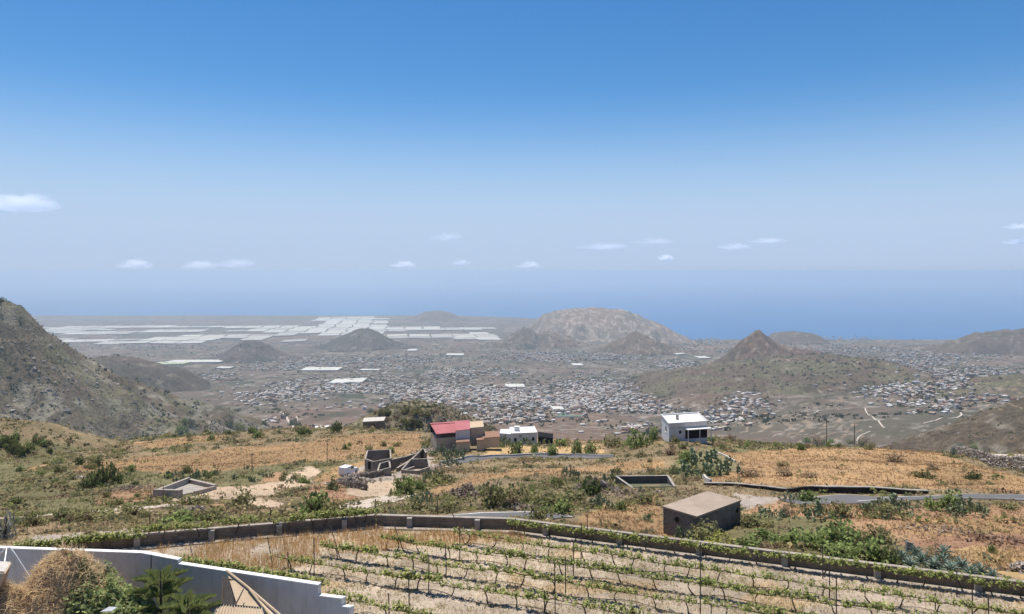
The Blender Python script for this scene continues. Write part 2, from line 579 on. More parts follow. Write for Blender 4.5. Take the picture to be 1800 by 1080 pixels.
def mat_attr(name, scales, amps, rough=0.95, bump_scale=None, bstr=0.4, bdist=0.1, trans=0.0):
    """surface colour from the mesh colour layer, broken up by noises"""
    m, nt, out = newmat(name)
    at = nd(nt, "ShaderNodeAttribute", attribute_name="Col")
    gco = nd(nt, "ShaderNodeNewGeometry").outputs["Position"]
    col = at.outputs["Color"]
    for s, a in zip(scales, amps):
        f = noise_fac(nt, s, 5, 0.62, gco, 0.28, 0.72)
        lo = tuple(1 - a * k for k in (1.0, 1.0, 1.0)); hi = tuple(1 + a * k for k in (1.0, .95, .88))
        fc = mixc(nt, f, lo, hi)
        col = mixc(nt, 1.0, col, fc, 'MULTIPLY')
    if trans > 0:
        d = nd(nt, "ShaderNodeBsdfDiffuse"); t = nd(nt, "ShaderNodeBsdfTranslucent"); mx = nd(nt, "ShaderNodeMixShader")
        mx.inputs[0].default_value = trans
        nt.links.new(col, d.inputs[0]); nt.links.new(col, t.inputs[0])
        nt.links.new(d.outputs[0], mx.inputs[1]); nt.links.new(t.outputs[0], mx.inputs[2])
        nt.links.new(mx.outputs[0], out.inputs[0])
        return m
    fb = noise_fac(nt, bump_scale, 6, 0.65, gco) if bump_scale else None
    finish(nt, out, col, rough, 0.1, fb, bstr, bdist)
    return m

M = {}
M['ground'] = mat_attr("ground_soil", [0.012, 0.09, 1.3, 7.0], [.2, .22, .26, .26], 0.98, 3.0, 0.6, 0.12)
M['hill'] = mat_attr("hill_scrub", [0.006, 0.035, 0.13, 0.45], [.15, .3, .42, .4], 0.98, 0.12, 0.6, 3.0)
M['leaf'] = mat_attr("leaf_green", [9.0], [.18], trans=.35)
M['straw'] = mat_attr("dry_straw", [5.0], [.15], trans=.42)
M['far_veg'] = mat_attr("far_foliage", [0.05], [.3], trans=0.0)
M['far_house'] = mat_attr("far_plaster", [0.08], [.1], 0.85)
M['wall_paint'] = mat_objcol("house_plaster")
M['stone'] = mat_attr("rubble_stone", [2.0, 9.0], [.25, .2], 0.95, 9.0, 0.5, 0.04)

# ------------------------------------------------------------------ land cover near the camera
SCRUB = np.array((.215, .165, .098)); GREEN = np.array((.135, .122, .062)); GOLD = np.array((.345, .222, .115))
RUST = np.array((.29, .18, .105)); TAN = np.array((.50, .38, .27)); RED = np.array((.30, .175, .11)); GREYS = np.array((.33, .28, .24))
STRAWG = np.array((.45, .31, .155))
COVER = [   # (polygon in sight coordinates of the slope, colour, dry-grass share, scrub share)
    ([(-500, 700), (250, 800), (280, 850), (260, 900), (120, 905), (-500, 905)], GREEN * 1.1, .25, .75),
    ([(90, 820), (160, 790), (250, 772), (420, 750), (560, 740), (700, 742), (720, 775), (640, 790), (420, 800), (230, 815)], SCRUB, .4, .7),
    ([(120, 832), (150, 815), (250, 803), (330, 800), (420, 786), (540, 778), (600, 765), (740, 762), (740, 800), (600, 806), (500, 815), (440, 826), (360, 830), (200, 828)], GOLD * .86, .8, .06),
    ([(40, 830), (60, 822), (90, 810), (82, 822)], GOLD, .7, .05),
    ([(230, 778), (330, 768), (420, 765), (380, 776), (260, 790)], GOLD * .9, .7, .1),
    ([(130, 832), (330, 832), (500, 818), (640, 808), (640, 830), (500, 850), (300, 862), (140, 862)], GREEN * 1.25, .3, .65),
    ([(150, 875), (200, 862), (260, 850), (285, 860), (275, 880), (190, 892)], RUST, .6, .25),
    ([(290, 872), (330, 860), (440, 855), (520, 842), (530, 852), (470, 868), (400, 880), (300, 885)], TAN * .95, .1, .05),
    ([(505, 855), (500, 845), (520, 828), (548, 822), (562, 826), (540, 850), (525, 858)], TAN * 1.02, .05, 0.0),
    ([(455, 850), (470, 835), (505, 828), (500, 845)], RUST * 1.2, .2, .1),
    ([(440, 880), (490, 880), (535, 905), (520, 915), (455, 905)], TAN * 1.0, .08, .02),
    ([(355, 900), (370, 885), (405, 884), (395, 905), (360, 915)], RUST * 1.35, .3, .05),
    ([(540, 860), (580, 835), (605, 840), (600, 858), (640, 880), (600, 888), (530, 880)], RED * 1.15, .4, .15),
    ([(545, 850), (570, 828), (640, 808), (690, 800), (690, 820), (600, 835)], GOLD * .95, .5, .1),
    ([(608, 862), (640, 850), (685, 844), (702, 848), (695, 868), (660, 874), (640, 876)], TAN * .92, .03, 0.0),
    ([(604, 895), (640, 883), (690, 872), (693, 880), (650, 893), (610, 901)], TAN * .88, .03, 0.0),
    ([(600, 835), (640, 820), (760, 800), (770, 830), (700, 845), (620, 850)], GREYS, .2, .25),
    ([(700, 850), (760, 830), (900, 815), (1050, 808), (1160, 800), (1210, 815), (1180, 840), (1080, 845), (900, 840), (820, 870), (720, 885)], SCRUB * 1.15, .6, .4),
    ([(740, 876), (775, 855), (830, 838), (900, 827), (980, 824), (1080, 820), (1080, 812), (1160, 806), (1180, 822), (1060, 830), (950, 834), (860, 842), (810, 860), (800, 885), (760, 888)], GOLD * .98, .75, .08),
    ([(845, 800), (870, 786), (920, 785), (1060, 782), (1060, 796), (920, 797), (850, 806)], STRAWG * .95, .3, .1),
    ([(930, 780), (950, 755), (1050, 752), (1160, 762), (1160, 776), (1040, 778)], RUST * .95, .35, .15),
    ([(700, 905), (740, 880), (850, 850), (1000, 840), (1180, 848), (1165, 880), (1080, 900), (960, 905), (850, 905)], SCRUB * 1.0, .35, .8),
    ([(1000, 935), (1020, 905), (1080, 885), (1166, 872), (1166, 945), (1060, 940)], GOLD * .9, .8, .2),
    ([(1165, 830), (1200, 800), (1260, 780), (1560, 772), (1560, 788), (1290, 796), (1290, 830), (1220, 845)], GREEN * 1.5, .45, .7),
    ([(1265, 798), (1350, 790), (1480, 787), (1640, 793), (1690, 812), (1830, 850), (1830, 866), (1640, 860), (1450, 857), (1240, 848), (1290, 832), (1310, 815)], GOLD * 1.02, .9, .03),
    ([(1630, 840), (1680, 820), (1790, 842), (1760, 856), (1660, 856)], GOLD * .85, .7, .2),
    ([(1295, 865), (1420, 868), (1400, 892), (1310, 900)], GREYS * 1.05, .1, .05),
    ([(1240, 850), (1440, 860), (1600, 868), (1600, 880), (1420, 880), (1300, 866)], SCRUB, .5, .55),
    ([(1300, 900), (1380, 880), (1480, 884), (1560, 890), (1560, 915), (1430, 920), (1310, 915)], RUST * 1.25, .6, .3),
    ([(1420, 925), (1480, 905), (1830, 888), (1830, 1000), (1720, 985), (1640, 955), (1560, 940)], RUST * 1.12, .65, .1),
    ([(1560, 925), (1640, 912), (1830, 915), (1830, 935), (1640, 935)], GOLD * .95, .7, .05),
    ([(1580, 952), (1660, 935), (1830, 940), (1830, 962), (1680, 965), (1600, 962)], RED * .95, .3, .1),
    ([(1640, 975), (1720, 958), (1840, 965), (1840, 1030), (1740, 1005)], STRAWG * .9, .9, .05),
    ([(1160, 960), (1240, 930), (1330, 905), (1420, 915), (1580, 950), (1640, 985), (1740, 1010), (1740, 1030), (1400, 985)], GREEN * 1.2, .2, .6),
    ([(1690, 800), (1720, 790), (1840, 790), (1840, 825), (1760, 815)], GREYS * 1.5, .1, .15),
    ([(0, 935), (60, 905), (260, 892), (300, 895), (250, 905), (100, 918)], TAN * .95, .15, .1),
    ([(-300, 915), (60, 908), (300, 895), (470, 890), (660, 895), (660, 925), (300, 950), (-300, 965)], SCRUB * 1.15, .5, .5),
    ([(60, 950), (70, 938), (200, 935), (260, 928), (255, 938), (120, 955)], GREYS, .1, .05),
]

def cover_near(x, y, z):
    """ground colour, dry-grass density and scrub density for points of the near slope"""
    px, py = proj(x, y, z)
    w1 = fbm(x / 6, y / 6, 3, 101); w2 = fbm(x / 6 + 40, y / 6, 3, 102); w3 = fbm(x / 1.3, y / 1.3, 2, 103)
    k = np.clip(90 / y, .35, 1.6)
    qx = px + (16 * w1 + 5 * w3) * k; qy = py + (7 * w2 + 2.5 * w3) * k
    col = np.tile(SCRUB, (len(x), 1)).astype(float)
    dry = np.full(len(x), .4); scr = np.full(len(x), .45)
    for poly, c, a, b in COVER:
        m = inpoly(qx, qy, poly)
        col[m] = c; dry[m] = a; scr[m] = b
    n = fbm(x / 3.5, y / 3.5, 4, 107)
    g = np.clip(sstep(.12, .5, n) * scr * 1.1, 0, .8)[:, None]
    col = col * (1 - g) + GREEN * g
    n2 = fbm(x / 5.0 + 9, y / 5.0, 4, 108)
    g2 = (np.clip(sstep(.05, .45, n2) * .55, 0, 1) * np.clip(dry, 0, 1))[:, None]
    col = col * (1 - g2) + RUST * .95 * g2
    iv = inpoly(x, y, VINE_POLY)
    vs = np.array((.40, .33, .255)) * (1 + .25 * fbm(x / 2.2, y / 2.2, 4, 110))[:, None]
    st = sstep(.1, .4, fbm(x / 3 + 3, y / 2, 3, 113))[:, None] * .6
    vs = vs * (1 - st) + np.array((.42, .29, .16)) * st
    col[iv] = vs[iv]; dry[iv] = 0; scr[iv] = 0
    iy = inpoly(x, y, YARD_POLY)
    col[iy] = np.array((.34, .29, .23)); dry[iy] = 0; scr[iy] = 0
    return col, dry, scr

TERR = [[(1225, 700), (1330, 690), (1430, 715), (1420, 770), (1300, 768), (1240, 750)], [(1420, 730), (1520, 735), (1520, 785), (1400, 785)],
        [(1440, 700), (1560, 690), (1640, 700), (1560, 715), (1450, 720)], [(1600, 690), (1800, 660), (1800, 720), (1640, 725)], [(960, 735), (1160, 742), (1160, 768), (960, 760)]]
def cover_far(x, y, z, tint=None, rock=0.15, hill_=False):
    px, py = proj(x, y, z)
    d = y
    s = np.clip(d / 2500, .25, 2.2)
    n1 = fbm(x / 420, y / 420, 4, 201); n2 = fbm(x / 130, y / 160, 4, 202); n3 = fbm(x / 35, y / 60, 3, 203); n4 = fbm(x / 700 + 5, y / 900, 3, 204)
    A = np.array((.122, .096, .074)); B = np.array((.09, .082, .06)); C = np.array((.15, .10, .072)); D = np.array((.25, .205, .165)); E = np.array((.048, .054, .033))
    a = sstep(-.25, .35, n1)[:, None]
    col = A * (1 - a) + B * a
    b = (sstep(.1, .45, n4) * (.2 if hill_ else .8))[:, None]
    col = col * (1 - b) + C * b
    if not hill_:
        cfield = np.floor((x * .94 + y * .34) / 95) * 7.31 + np.floor((y * .94 - x * .34) / 150) * 3.17
        fr = np.abs(np.sin(cfield * 12.9898) * 43758.5453) % 1.0
        fm = (sstep(-.1, .3, n2) * sstep(1500, 2100, d))[:, None]
        fc = np.where((fr < .18)[:, None], D, np.where((fr < .4)[:, None], E * 1.1, np.where((fr < .6)[:, None], C, A)))
        col = col * (1 - fm * .75) + fc * fm * .75
    c = (sstep(.15, .5, n2) * .55)[:, None]
    col = col * (1 - c) + E * c
    r = (sstep(.55 - rock, .8 - rock * .6, n3 * .7 + fbm(x / 12, y / 16, 2, 207) * .5 + .2) * .7)[:, None]
    col = col * (1 - r) + np.array((.27, .24, .21)) * r
    qx = px + 8 * n2; qy = py + 3 * n3
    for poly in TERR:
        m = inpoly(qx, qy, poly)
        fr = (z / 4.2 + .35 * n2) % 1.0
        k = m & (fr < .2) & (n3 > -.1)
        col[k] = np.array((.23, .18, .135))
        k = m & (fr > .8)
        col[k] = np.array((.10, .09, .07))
    if tint is not None:
        col = col * np.array(tint)
    return np.clip(col, .02, .8)

# ------------------------------------------------------------------ the ground sheet, hills and sea
ys = np.concatenate([np.exp(np.linspace(math.log(9), math.log(30), 24))[:-1], np.exp(np.linspace(math.log(30), math.log(300), 405))[:-1],
                     np.exp(np.linspace(math.log(300), math.log(1200), 110))[:-1], np.exp(np.linspace(math.log(1200), math.log(12600), 320))])
us = np.concatenate([np.linspace(-560, -60, 60)[:-1], np.linspace(-60, 1860, 510), np.linspace(1860, 2400, 66)[1:]])
X = ((us[None, :] - CX) / FPX * ys[:, None]).ravel(); Y = np.repeat(ys, len(us))
Z = base_h(X, Y)
nr, nc = len(ys), len(us)
C_ = np.zeros((len(X), 3))
mn = Y < 330
C_[mn] = cover_near(X[mn], Y[mn], Z[mn])[0]
mf = Y > 230
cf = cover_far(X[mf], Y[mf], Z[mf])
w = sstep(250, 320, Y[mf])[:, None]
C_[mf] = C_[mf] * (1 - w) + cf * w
ii = (np.arange(nr - 1)[:, None] * nc + np.arange(nc - 1)[None, :]).ravel()
Fq = np.stack([ii, ii + 1, ii + nc + 1, ii + nc], 1)
ground = mk("ground", np.stack([X, Y, Z], 1), Fq, M['ground'], C_, smooth=True)
struct(ground, "dry slopes and broad valley floor running down to the sea")

HLAB = {
    'table_mountain': 'broad flat-topped mountain before the sea in the centre distance', 'coastal_hill': 'faint low hill on the far coast behind the greenhouses',
    'greenhouse_hill': 'dark cone hill among the white greenhouses', 'dark_hill': 'small dark hill left of the greenhouse cone hill',
    'dark_ridge': 'dark low ridge behind the left mountain slope', 'twin_hill': 'rugged small hill with two tops before the flat-topped mountain',
    'cone_hill': 'regular cone hill at the right foot of the flat-topped mountain', 'pointed_peak': 'pointed rocky peak right of centre before the sea',
    'low_coast_hill': 'low rounded hill on the coast behind the pointed peak', 'lava_hill': 'broad dark barren hill right of the town',
    'village_ridge': 'ridge with houses along its top at the right edge', 'ravine_slope': 'brown slope beside the ravine at the right edge',
    'rocky_knob': 'rocky scrub-covered knoll behind the red-roofed house', 'left_knoll': 'green scrubby knoll at the left edge',
    'terrace_ridge': 'terraced slope with tracks and farms rising to the right edge', 'terrace_spur': 'low terraced spur just beyond the white ridge house',
    'ridge_mountain': 'tall rocky green mountain slope on the left'}
for h in HILLS:
    if h['kind'] == 'radial':
        xs = np.linspace(h['x0'] - 350, h['x0'] + 900, 250); yy = np.linspace(h['d'] - 750, h['d'] + 500, 220)
    else:
        x0 = (h['px'][0] - CX) / FPX * h['d']; x1 = (h['px'][-1] - CX) / FPX * h['d']
        nx = 230 if h['name'] in ('lava_hill', 'table_mountain', 'rocky_knob', 'ravine_slope', 'left_knoll', 'pointed_peak') else 130
        xs = np.linspace(x0, x1, nx)
        yy = np.linspace(h['d'] - h['W'] * 1.1 * max(1, h['front']), h['d'] + h['W'] * 1.1, int(nx * .6))
    hx, hy = np.meshgrid(xs, yy)
    hx = hx.ravel(); hy = hy.ravel()
    zb = base_h(hx, hy)
    dh = hill_dh(h, hx, hy, zb)
    zz = zb + np.where(dh > 0, dh, np.maximum(dh * 3, -30))
    k = max(1.0, h['d'] / 1500)
    zz = zz + np.where(dh > 0, 0, -1.5 * k)
    n_c = len(xs); n_r = len(yy)
    ii = (np.arange(n_r - 1)[:, None] * n_c + np.arange(n_c - 1)[None, :]).ravel()
    fq = np.stack([ii, ii + 1, ii + n_c + 1, ii + n_c], 1)
    keep = (dh[fq] > -6).any(1)
    fq = fq[keep]
    used = np.unique(fq); remap = -np.ones(len(hx), int); remap[used] = np.arange(len(used))
    V = np.stack([hx, hy, zz], 1)[used]
    if h['d'] < 330:
        cc = cover_near(V[:, 0], V[:, 1], V[:, 2])[0]
        rk = sstep(.1, .4, fbm(V[:, 0] / 4, V[:, 1] / 4, 3, 207))[:, None] * .5
        cc = cc * (1 - rk) + GREEN * .9 * rk
    else:
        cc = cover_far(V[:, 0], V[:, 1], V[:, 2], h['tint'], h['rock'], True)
        if h['name'] in ('ridge_mountain', 'rocky_knob', 'terrace_ridge', 'lava_hill'):
            gg = (sstep(-.2, .3, fbm(V[:, 0] / 90, V[:, 1] / 90, 4, 222)) * .45)[:, None]
            cc = cc * (1 - gg) + np.array((.125, .128, .07)) * gg
    o = mk(h['name'], V, remap[fq], M['ground'] if h['d'] < 330 else M['hill'], cc, smooth=True)
    struct(o, HLAB[h['name']])

msea, nt, out = newmat("sea_water")
gco = nd(nt, "ShaderNodeNewGeometry").outputs["Position"]
f = noise_fac(nt, 0.0006, 5, .6, gco)
col = mixc(nt, f, (.012, .11, .27), (.016, .14, .34))
fb = noise_fac(nt, .02, 4, .6, gco)
finish(nt, out, col, .45, .12, fb, .3, 3.0)
sx = np.linspace(-95000, 95000, 40); sy = np.concatenate([np.linspace(5000, 14000, 20), np.linspace(16000, 95000, 30)])
gx, gy = np.meshgrid(sx, sy)
nn = len(sx)
ii = (np.arange(len(sy) - 1)[:, None] * nn + np.arange(nn - 1)[None, :]).ravel()
sea = mk("sea", np.stack([gx.ravel(), gy.ravel(), np.full(gx.size, -700.0)], 1), np.stack([ii, ii + 1, ii + nn + 1, ii + nn], 1), msea)
struct(sea, "calm blue sea fading into haze at the horizon")

# ------------------------------------------------------------------ haze
mh, nt, out = newmat("pale_haze")
pv = nd(nt, "ShaderNodeVolumePrincipled")
pv.inputs["Color"].default_value = (.66, .765, .86, 1)
pv.inputs["Density"].default_value = 0.000075
pv.inputs["Anisotropy"].default_value = 0.3
nt.links.new(pv.outputs[0], out.inputs["Volume"])
hz = MB().box((0, 46000, (-706 + 55) / 2), (204000, 104000, 761)).build("haze", mh)
stuff(hz, "pale blue haze lying over the valley and the sea")
# ------------------------------------------------------------------ roads and tracks
M['asphalt'] = mat_plain("asphalt", (.135, .128, .125), (.105, .10, .098), 1.2, .9, .15, .2, .01, (.16, .15, .145), .35)
M['line'] = mat_plain("road_paint", (.72, .70, .66), (.52, .5, .47), 3.0, .8)
M['dirt'] = mat_plain("pale_dirt", (.50, .42, .34), (.38, .31, .24), .8, .95, .1, .4, .03)
M['concrete'] = mat_plain("weathered_concrete", (.40, .36, .31), (.27, .235, .20), 1.4, .9, .15, .4, .02, (.13, .115, .10), .8)
M['concrete_lt'] = mat_plain("pale_concrete", (.56, .52, .46), (.40, .36, .31), 2.2, .9, .15, .3, .02)
M['block'] = mat_plain("cement_block", (.27, .215, .165), (.17, .135, .105), 2.2, .95, .1, .5, .02, (.11, .088, .07), .9)
M['mortar'] = mat_plain("mortar", (.19, .155, .125), (.13, .105, .085), 3.0, .95, .1)
M['white'] = mat_plain("white_plaster", (.50, .475, .455), (.44, .415, .395), .7, .85, .2, .12, .01, (.33, .30, .275), .6, amt3=.5)
def mat_streaked(name, c1, c2, c3):
    m, nt, out = newmat(name)
    gco = nd(nt, "ShaderNodeNewGeometry").outputs["Position"]
    mp = nd(nt, "ShaderNodeMapping"); mp.inputs["Scale"].default_value = (3.0, 3.0, .35)
    nt.links.new(gco, mp.inputs["Vector"])
    col = mixc(nt, noise_fac(nt, .9, 6, .65, gco), c2, c1)
    st = noise_fac(nt, 1.0, 5, .6, mp.outputs[0], .52, .78)
    col = mixc(nt, st, col, c3)
    pt_ = noise_fac(nt, 5.0, 6, .7, gco, .64, .70)
    col = mixc(nt, pt_, col, tuple(v * .75 for v in c3))
    finish(nt, out, col, .88, .15, noise_fac(nt, 9.0, 5, .6, gco), .2, .02)
    return m
M['white'] = mat_streaked("stained_white_wall", (.57, .545, .52), (.49, .465, .44), (.38, .35, .32))
M['whiteroof'] = mat_plain("white_roof_paint", (.80, .79, .77), (.66, .64, .61), .5, .85, .2)
M['coping'] = mat_plain("old_coping", (.42, .36, .30), (.26, .22, .18), 1.6, .9, .12, .5, .03, (.17, .14, .115), 1.1)
M['bark'] = mat_plain("vine_bark", (.13, .098, .072), (.075, .056, .042), 14.0, .95, .1, .5, .01)
M['metal'] = mat_plain("rusted_steel", (.12, .085, .065), (.06, .05, .045), 9.0, .7, .3, .2, .005)
M['galv'] = mat_plain("galvanised_steel", (.50, .51, .52), (.36, .36, .37), 5.0, .5, .4, .1, .005, metal=.4)
M['wood'] = mat_plain("weathered_wood", (.21, .155, .11), (.12, .09, .065), 6.0, .9, .1, .4, .01)
M['board'] = mat_plain("tan_board", (.52, .40, .27), (.42, .31, .205), 1.5, .8, .15, .1, .005)
M['hose'] = mat_plain("black_hose", (.06, .052, .046), (.10, .085, .07), 8.0, .7, .2)
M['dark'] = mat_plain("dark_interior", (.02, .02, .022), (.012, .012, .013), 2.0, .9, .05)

def sample_line(pts, step):
    pts = [np.array(p[:2], float) for p in pts]
    # catmull-rom through the points, then resample
    dense = []
    for i in range(len(pts) - 1):
        p0 = pts[max(i - 1, 0)]; p1 = pts[i]; p2 = pts[i + 1]; p3 = pts[min(i + 2, len(pts) - 1)]
        for t in np.linspace(0, 1, 24, endpoint=False):
            dense.append(.5 * ((2 * p1) + (-p0 + p2) * t + (2 * p0 - 5 * p1 + 4 * p2 - p3) * t * t + (-p0 + 3 * p1 - 3 * p2 + p3) * t ** 3))
    dense.append(pts[-1])
    dense = np.array(dense)
    L = np.concatenate([[0], np.cumsum(np.hypot(*np.diff(dense, axis=0).T))])
    s = np.arange(0, L[-1], step)
    return np.stack([np.interp(s, L, dense[:, 0]), np.interp(s, L, dense[:, 1])], 1)

def ribbon(name, line, width, zoff, mat, parent=None, shift=0.0, nx=4, dash=None, flat=True):
    t = np.gradient(line, axis=0); t /= np.linalg.norm(t, axis=1)[:, None] + 1e-9
    nrm = np.stack([-t[:, 1], t[:, 0]], 1)
    offs = np.linspace(-width / 2, width / 2, nx + 1) + shift
    V = line[:, None, :] + nrm[:, None, :] * offs[None, :, None]
    x = V[..., 0].ravel(); y = V[..., 1].ravel()
    z = (ground_h(x, y) + zoff).reshape(V.shape[:2])
    n = len(line)
    F = []
    for i in range(n - 1):
        if dash and (i % (dash[0] + dash[1])) >= dash[0]:
            continue
        for k in range(nx):
            a = i * (nx + 1) + k
            F.append((a, a + 1, a + nx + 2, a + nx + 1))
    return mk(name, np.stack([x, y, z.ravel()], 1), F, mat, None, parent)

def gline(pp):
    return [G(a, b)[:2] for a, b in pp]

mr = sample_line(gline([(2120, 872), (1950, 874), (1800, 875), (1660, 876), (1560, 877), (1470, 879), (1380, 884)]), .8)
road = struct(ribbon("road", mr, 6.2, .07, M['asphalt'], nx=8), "asphalt road with a dashed white line behind the cactus bushes")
struct(ribbon("road_edge_line", mr, .16, .085, M['line'], shift=-2.75, nx=1), "white edge line of the right-hand road")
struct(ribbon("road_centre_line", mr, .16, .085, M['line'], shift=1.7, nx=1, dash=(4, 3)), "dashed white line of the right-hand road")
lr = sample_line([G(985, 912)[:2], G(930, 906)[:2], G(820, 909)[:2], G(730, 912)[:2], G(690, 914)[:2], G(640, 917)[:2]], .6)
struct(ribbon("road", lr, 4.4, .07, M['asphalt'], nx=8), "asphalt road running behind the corner of the vineyard wall")
struct(ribbon("road_edge_line", lr, .28, .085, M['line'], shift=-1.7, nx=1), "white edge line of the road behind the vineyard wall")
ur = sample_line(gline([(795, 815), (830, 809), (880, 804), (950, 802), (1010, 804), (1060, 806)]), 1.0)
struct(ribbon("road", ur, 4.6, .07, M['asphalt'], nx=6), "grey lane curving below the white house")
struct(ribbon("dirt_track", sample_line(gline([(600, 899), (645, 886), (690, 875), (715, 868)]), .8), 3.6, .06, M['dirt'], nx=6), "pale dirt track rising behind the vineyard corner")
struct(ribbon("dirt_track", sample_line(gline([(-60, 915), (60, 908), (180, 900), (290, 891), (350, 880)]), .8), 2.4, .06, M['dirt'], nx=6), "pale dirt track crossing the left slope")

kb = empty("kerb_wall", (0, 0, 0))
tag(kb, "long low pale kerb wall along the lane below the white house", "kerb")
kl = ur[::3]
t = np.gradient(kl, axis=0); t /= np.linalg.norm(t, axis=1)[:, None]
kl = kl + np.stack([-t[:, 1], t[:, 0]], 1) * 2.6
kz = ground_h(kl[:, 0].copy(), kl[:, 1].copy())
MB().strip(kl, list(kz + .45), list(kz - .4), .3).build("wall", M['concrete_lt'], kb)

M['farroad'] = mat_plain("far_dirt", (.52, .45, .37), (.42, .36, .30), .05, .95, .1, .1, .1)
for pp, w_, lab in [
    ([(1520, 718), (1532, 732), (1545, 742), (1556, 754)], 7, "pale farm track running down the dark slope at right"),
    ([(1400, 733), (1440, 723), (1490, 720), (1545, 716)], 7, "pale farm track along the top of the dark slope at right"),
    ([(1645, 705), (1668, 722), (1690, 730), (1650, 738), (1622, 746)], 8, "pale track bending between the fields at right"),
    ([(1690, 730), (1740, 734), (1790, 727), (1830, 722)], 8, "pale track leading to the right edge beside the ravine"),
    ([(1508, 782), (1507, 774), (1513, 767), (1530, 760)], 8, "short white track just beyond the golden field"),
    ([(1320, 708), (1308, 722), (1300, 735), (1290, 745)], 8, "pale track between the terraces right of the town"),
    ([(492, 725), (505, 738), (516, 752), (520, 758)], 12, "pale road dropping beside the white farm below the left slope"),
    ([(521, 733), (524, 742), (528, 756)], 6, "narrow winding track right of the pale road below the left slope"),
    ([(965, 751), (1000, 750), (1060, 754), (1100, 758)], 7, "pale terrace track beyond the brown field in the centre"),
    ([(1012, 720), (1030, 707), (1055, 690), (1085, 672)], 11, "straight grey street climbing through the town"),
]:
    L_ = []
    for a_, b_ in pp:
        d_ = rng_plain(a_, b_); L_.append(((a_ - CX) / FPX * d_, d_))
    dm = np.mean([q_[1] for q_ in L_])
    struct(ribbon("path", sample_line(L_, dm * .004), w_ * .34 * dm / FPX, .0006 * dm, M['farroad'], nx=2), lab)

# ------------------------------------------------------------------ vineyard walls
def wall_blocks(parent, pts, ztop, zbot, th, bl=.5, bh=.2, mat='block'):
    me = MB().box((0, 0, 0), (bl - .015, th, bh - .015)).build("brick", M[mat], link=False)
    me.name = "brick"
    for i in range(len(pts) - 1):
        a = np.array(pts[i], float); b = np.array(pts[i + 1], float)
        L = np.linalg.norm(b - a); dr = (b - a) / L; rz = math.atan2(dr[1], dr[0])
        zc = zbot + bh / 2; r = 0
        while zc + bh / 2 <= ztop + .01:
            s = bl / 2 if r % 2 == 0 else bl
            while s + bl / 2 <= L:
                o = ob("brick", me, parent)
                c = a + dr * s
                o.location = (c[0], c[1], zc)
                o.rotation_euler = (0, 0, rz)
                s += bl
            zc += bh; r += 1

WL = [(-8.1, 42.2), (-18.6, 39.55), (-26.2, 37.4)]
WR = [(-8.0, 42.2), (0.0, 41.55), (24.0, 32.95), (37.0, 28.3)]
for nm, pts, lab in (("vineyard_wall", WL, "low cement-block wall along the left back of the vineyard, vines on top"),
                     ("vineyard_wall", WR, "long low cement-block wall with pillars along the right side of the vineyard")):
    w_ = empty(nm); tag(w_, lab, "wall")
    MB().strip(pts, VZ + .6, -18.5, .2).build("core", M['mortar'], w_)
    wall_blocks(w_, pts, VZ + .61, VZ, .235)
    MB().strip(pts, VZ + .665, VZ + .6, .26).build("coping", M['coping'], w_)
    p2 = [np.array(p) for p in pts]
    foot = []
    for i, p in enumerate(p2):
        foot.append(p + np.array([-.15 if pts is WR else .1, -.42]))
    MB().strip(foot, VZ + .06, VZ - .3, .38).build("footing", M['coping'], w_)
    tot = [np.linalg.norm(p2[i + 1] - p2[i]) for i in range(len(p2) - 1)]
    for i in range(len(p2) - 1):
        nseg = max(1, int(round(tot[i] / 4.0)))
        for k in range(nseg):
            c = p2[i] + (p2[i + 1] - p2[i]) * ((k + .5) / nseg)
            dr = (p2[i + 1] - p2[i]) / tot[i]
            c = c + np.array([dr[1], -dr[0]]) * (.22 if pts is WR else -.22)
            MB().box((c[0], c[1], VZ + .3), (.3, .3, .62), math.atan2(dr[1], dr[0])).build("pillar", M['concrete'], w_)

# ------------------------------------------------------------------ vines
def leafquads(r, centers, size, colA, colB, up=.3, jit=.35):
    """one folded leaf per centre: returns V, F, colours"""
    n = len(centers)
    nrm = r.normal(size=(n, 3)); nrm[:, 2] = np.abs(nrm[:, 2]) + up
    nrm /= np.linalg.norm(nrm, axis=1)[:, None]
    a = np.cross(nrm, r.normal(size=(n, 3))); a /= np.linalg.norm(a, axis=1)[:, None]
    b = np.cross(nrm, a)
    s = (size * (1 + jit * r.uniform(-1, 1, n)))[:, None] if np.isscalar(size) else size[:, None]
    V = np.stack([centers - a * s * .5, centers - b * s * .42 + a * s * .05, centers + a * s * .6, centers + b * s * .42 + a * s * .05], 1).reshape(-1, 3)
    F = np.arange(n * 4).reshape(n, 4)
    k = r.uniform(0, 1, n)[:, None]
    c = np.array(colA) * (1 - k) + np.array(colB) * k
    c *= (1 + .25 * r.uniform(-1, 1, n))[:, None]
    return V, F, np.repeat(c, 4, 0)

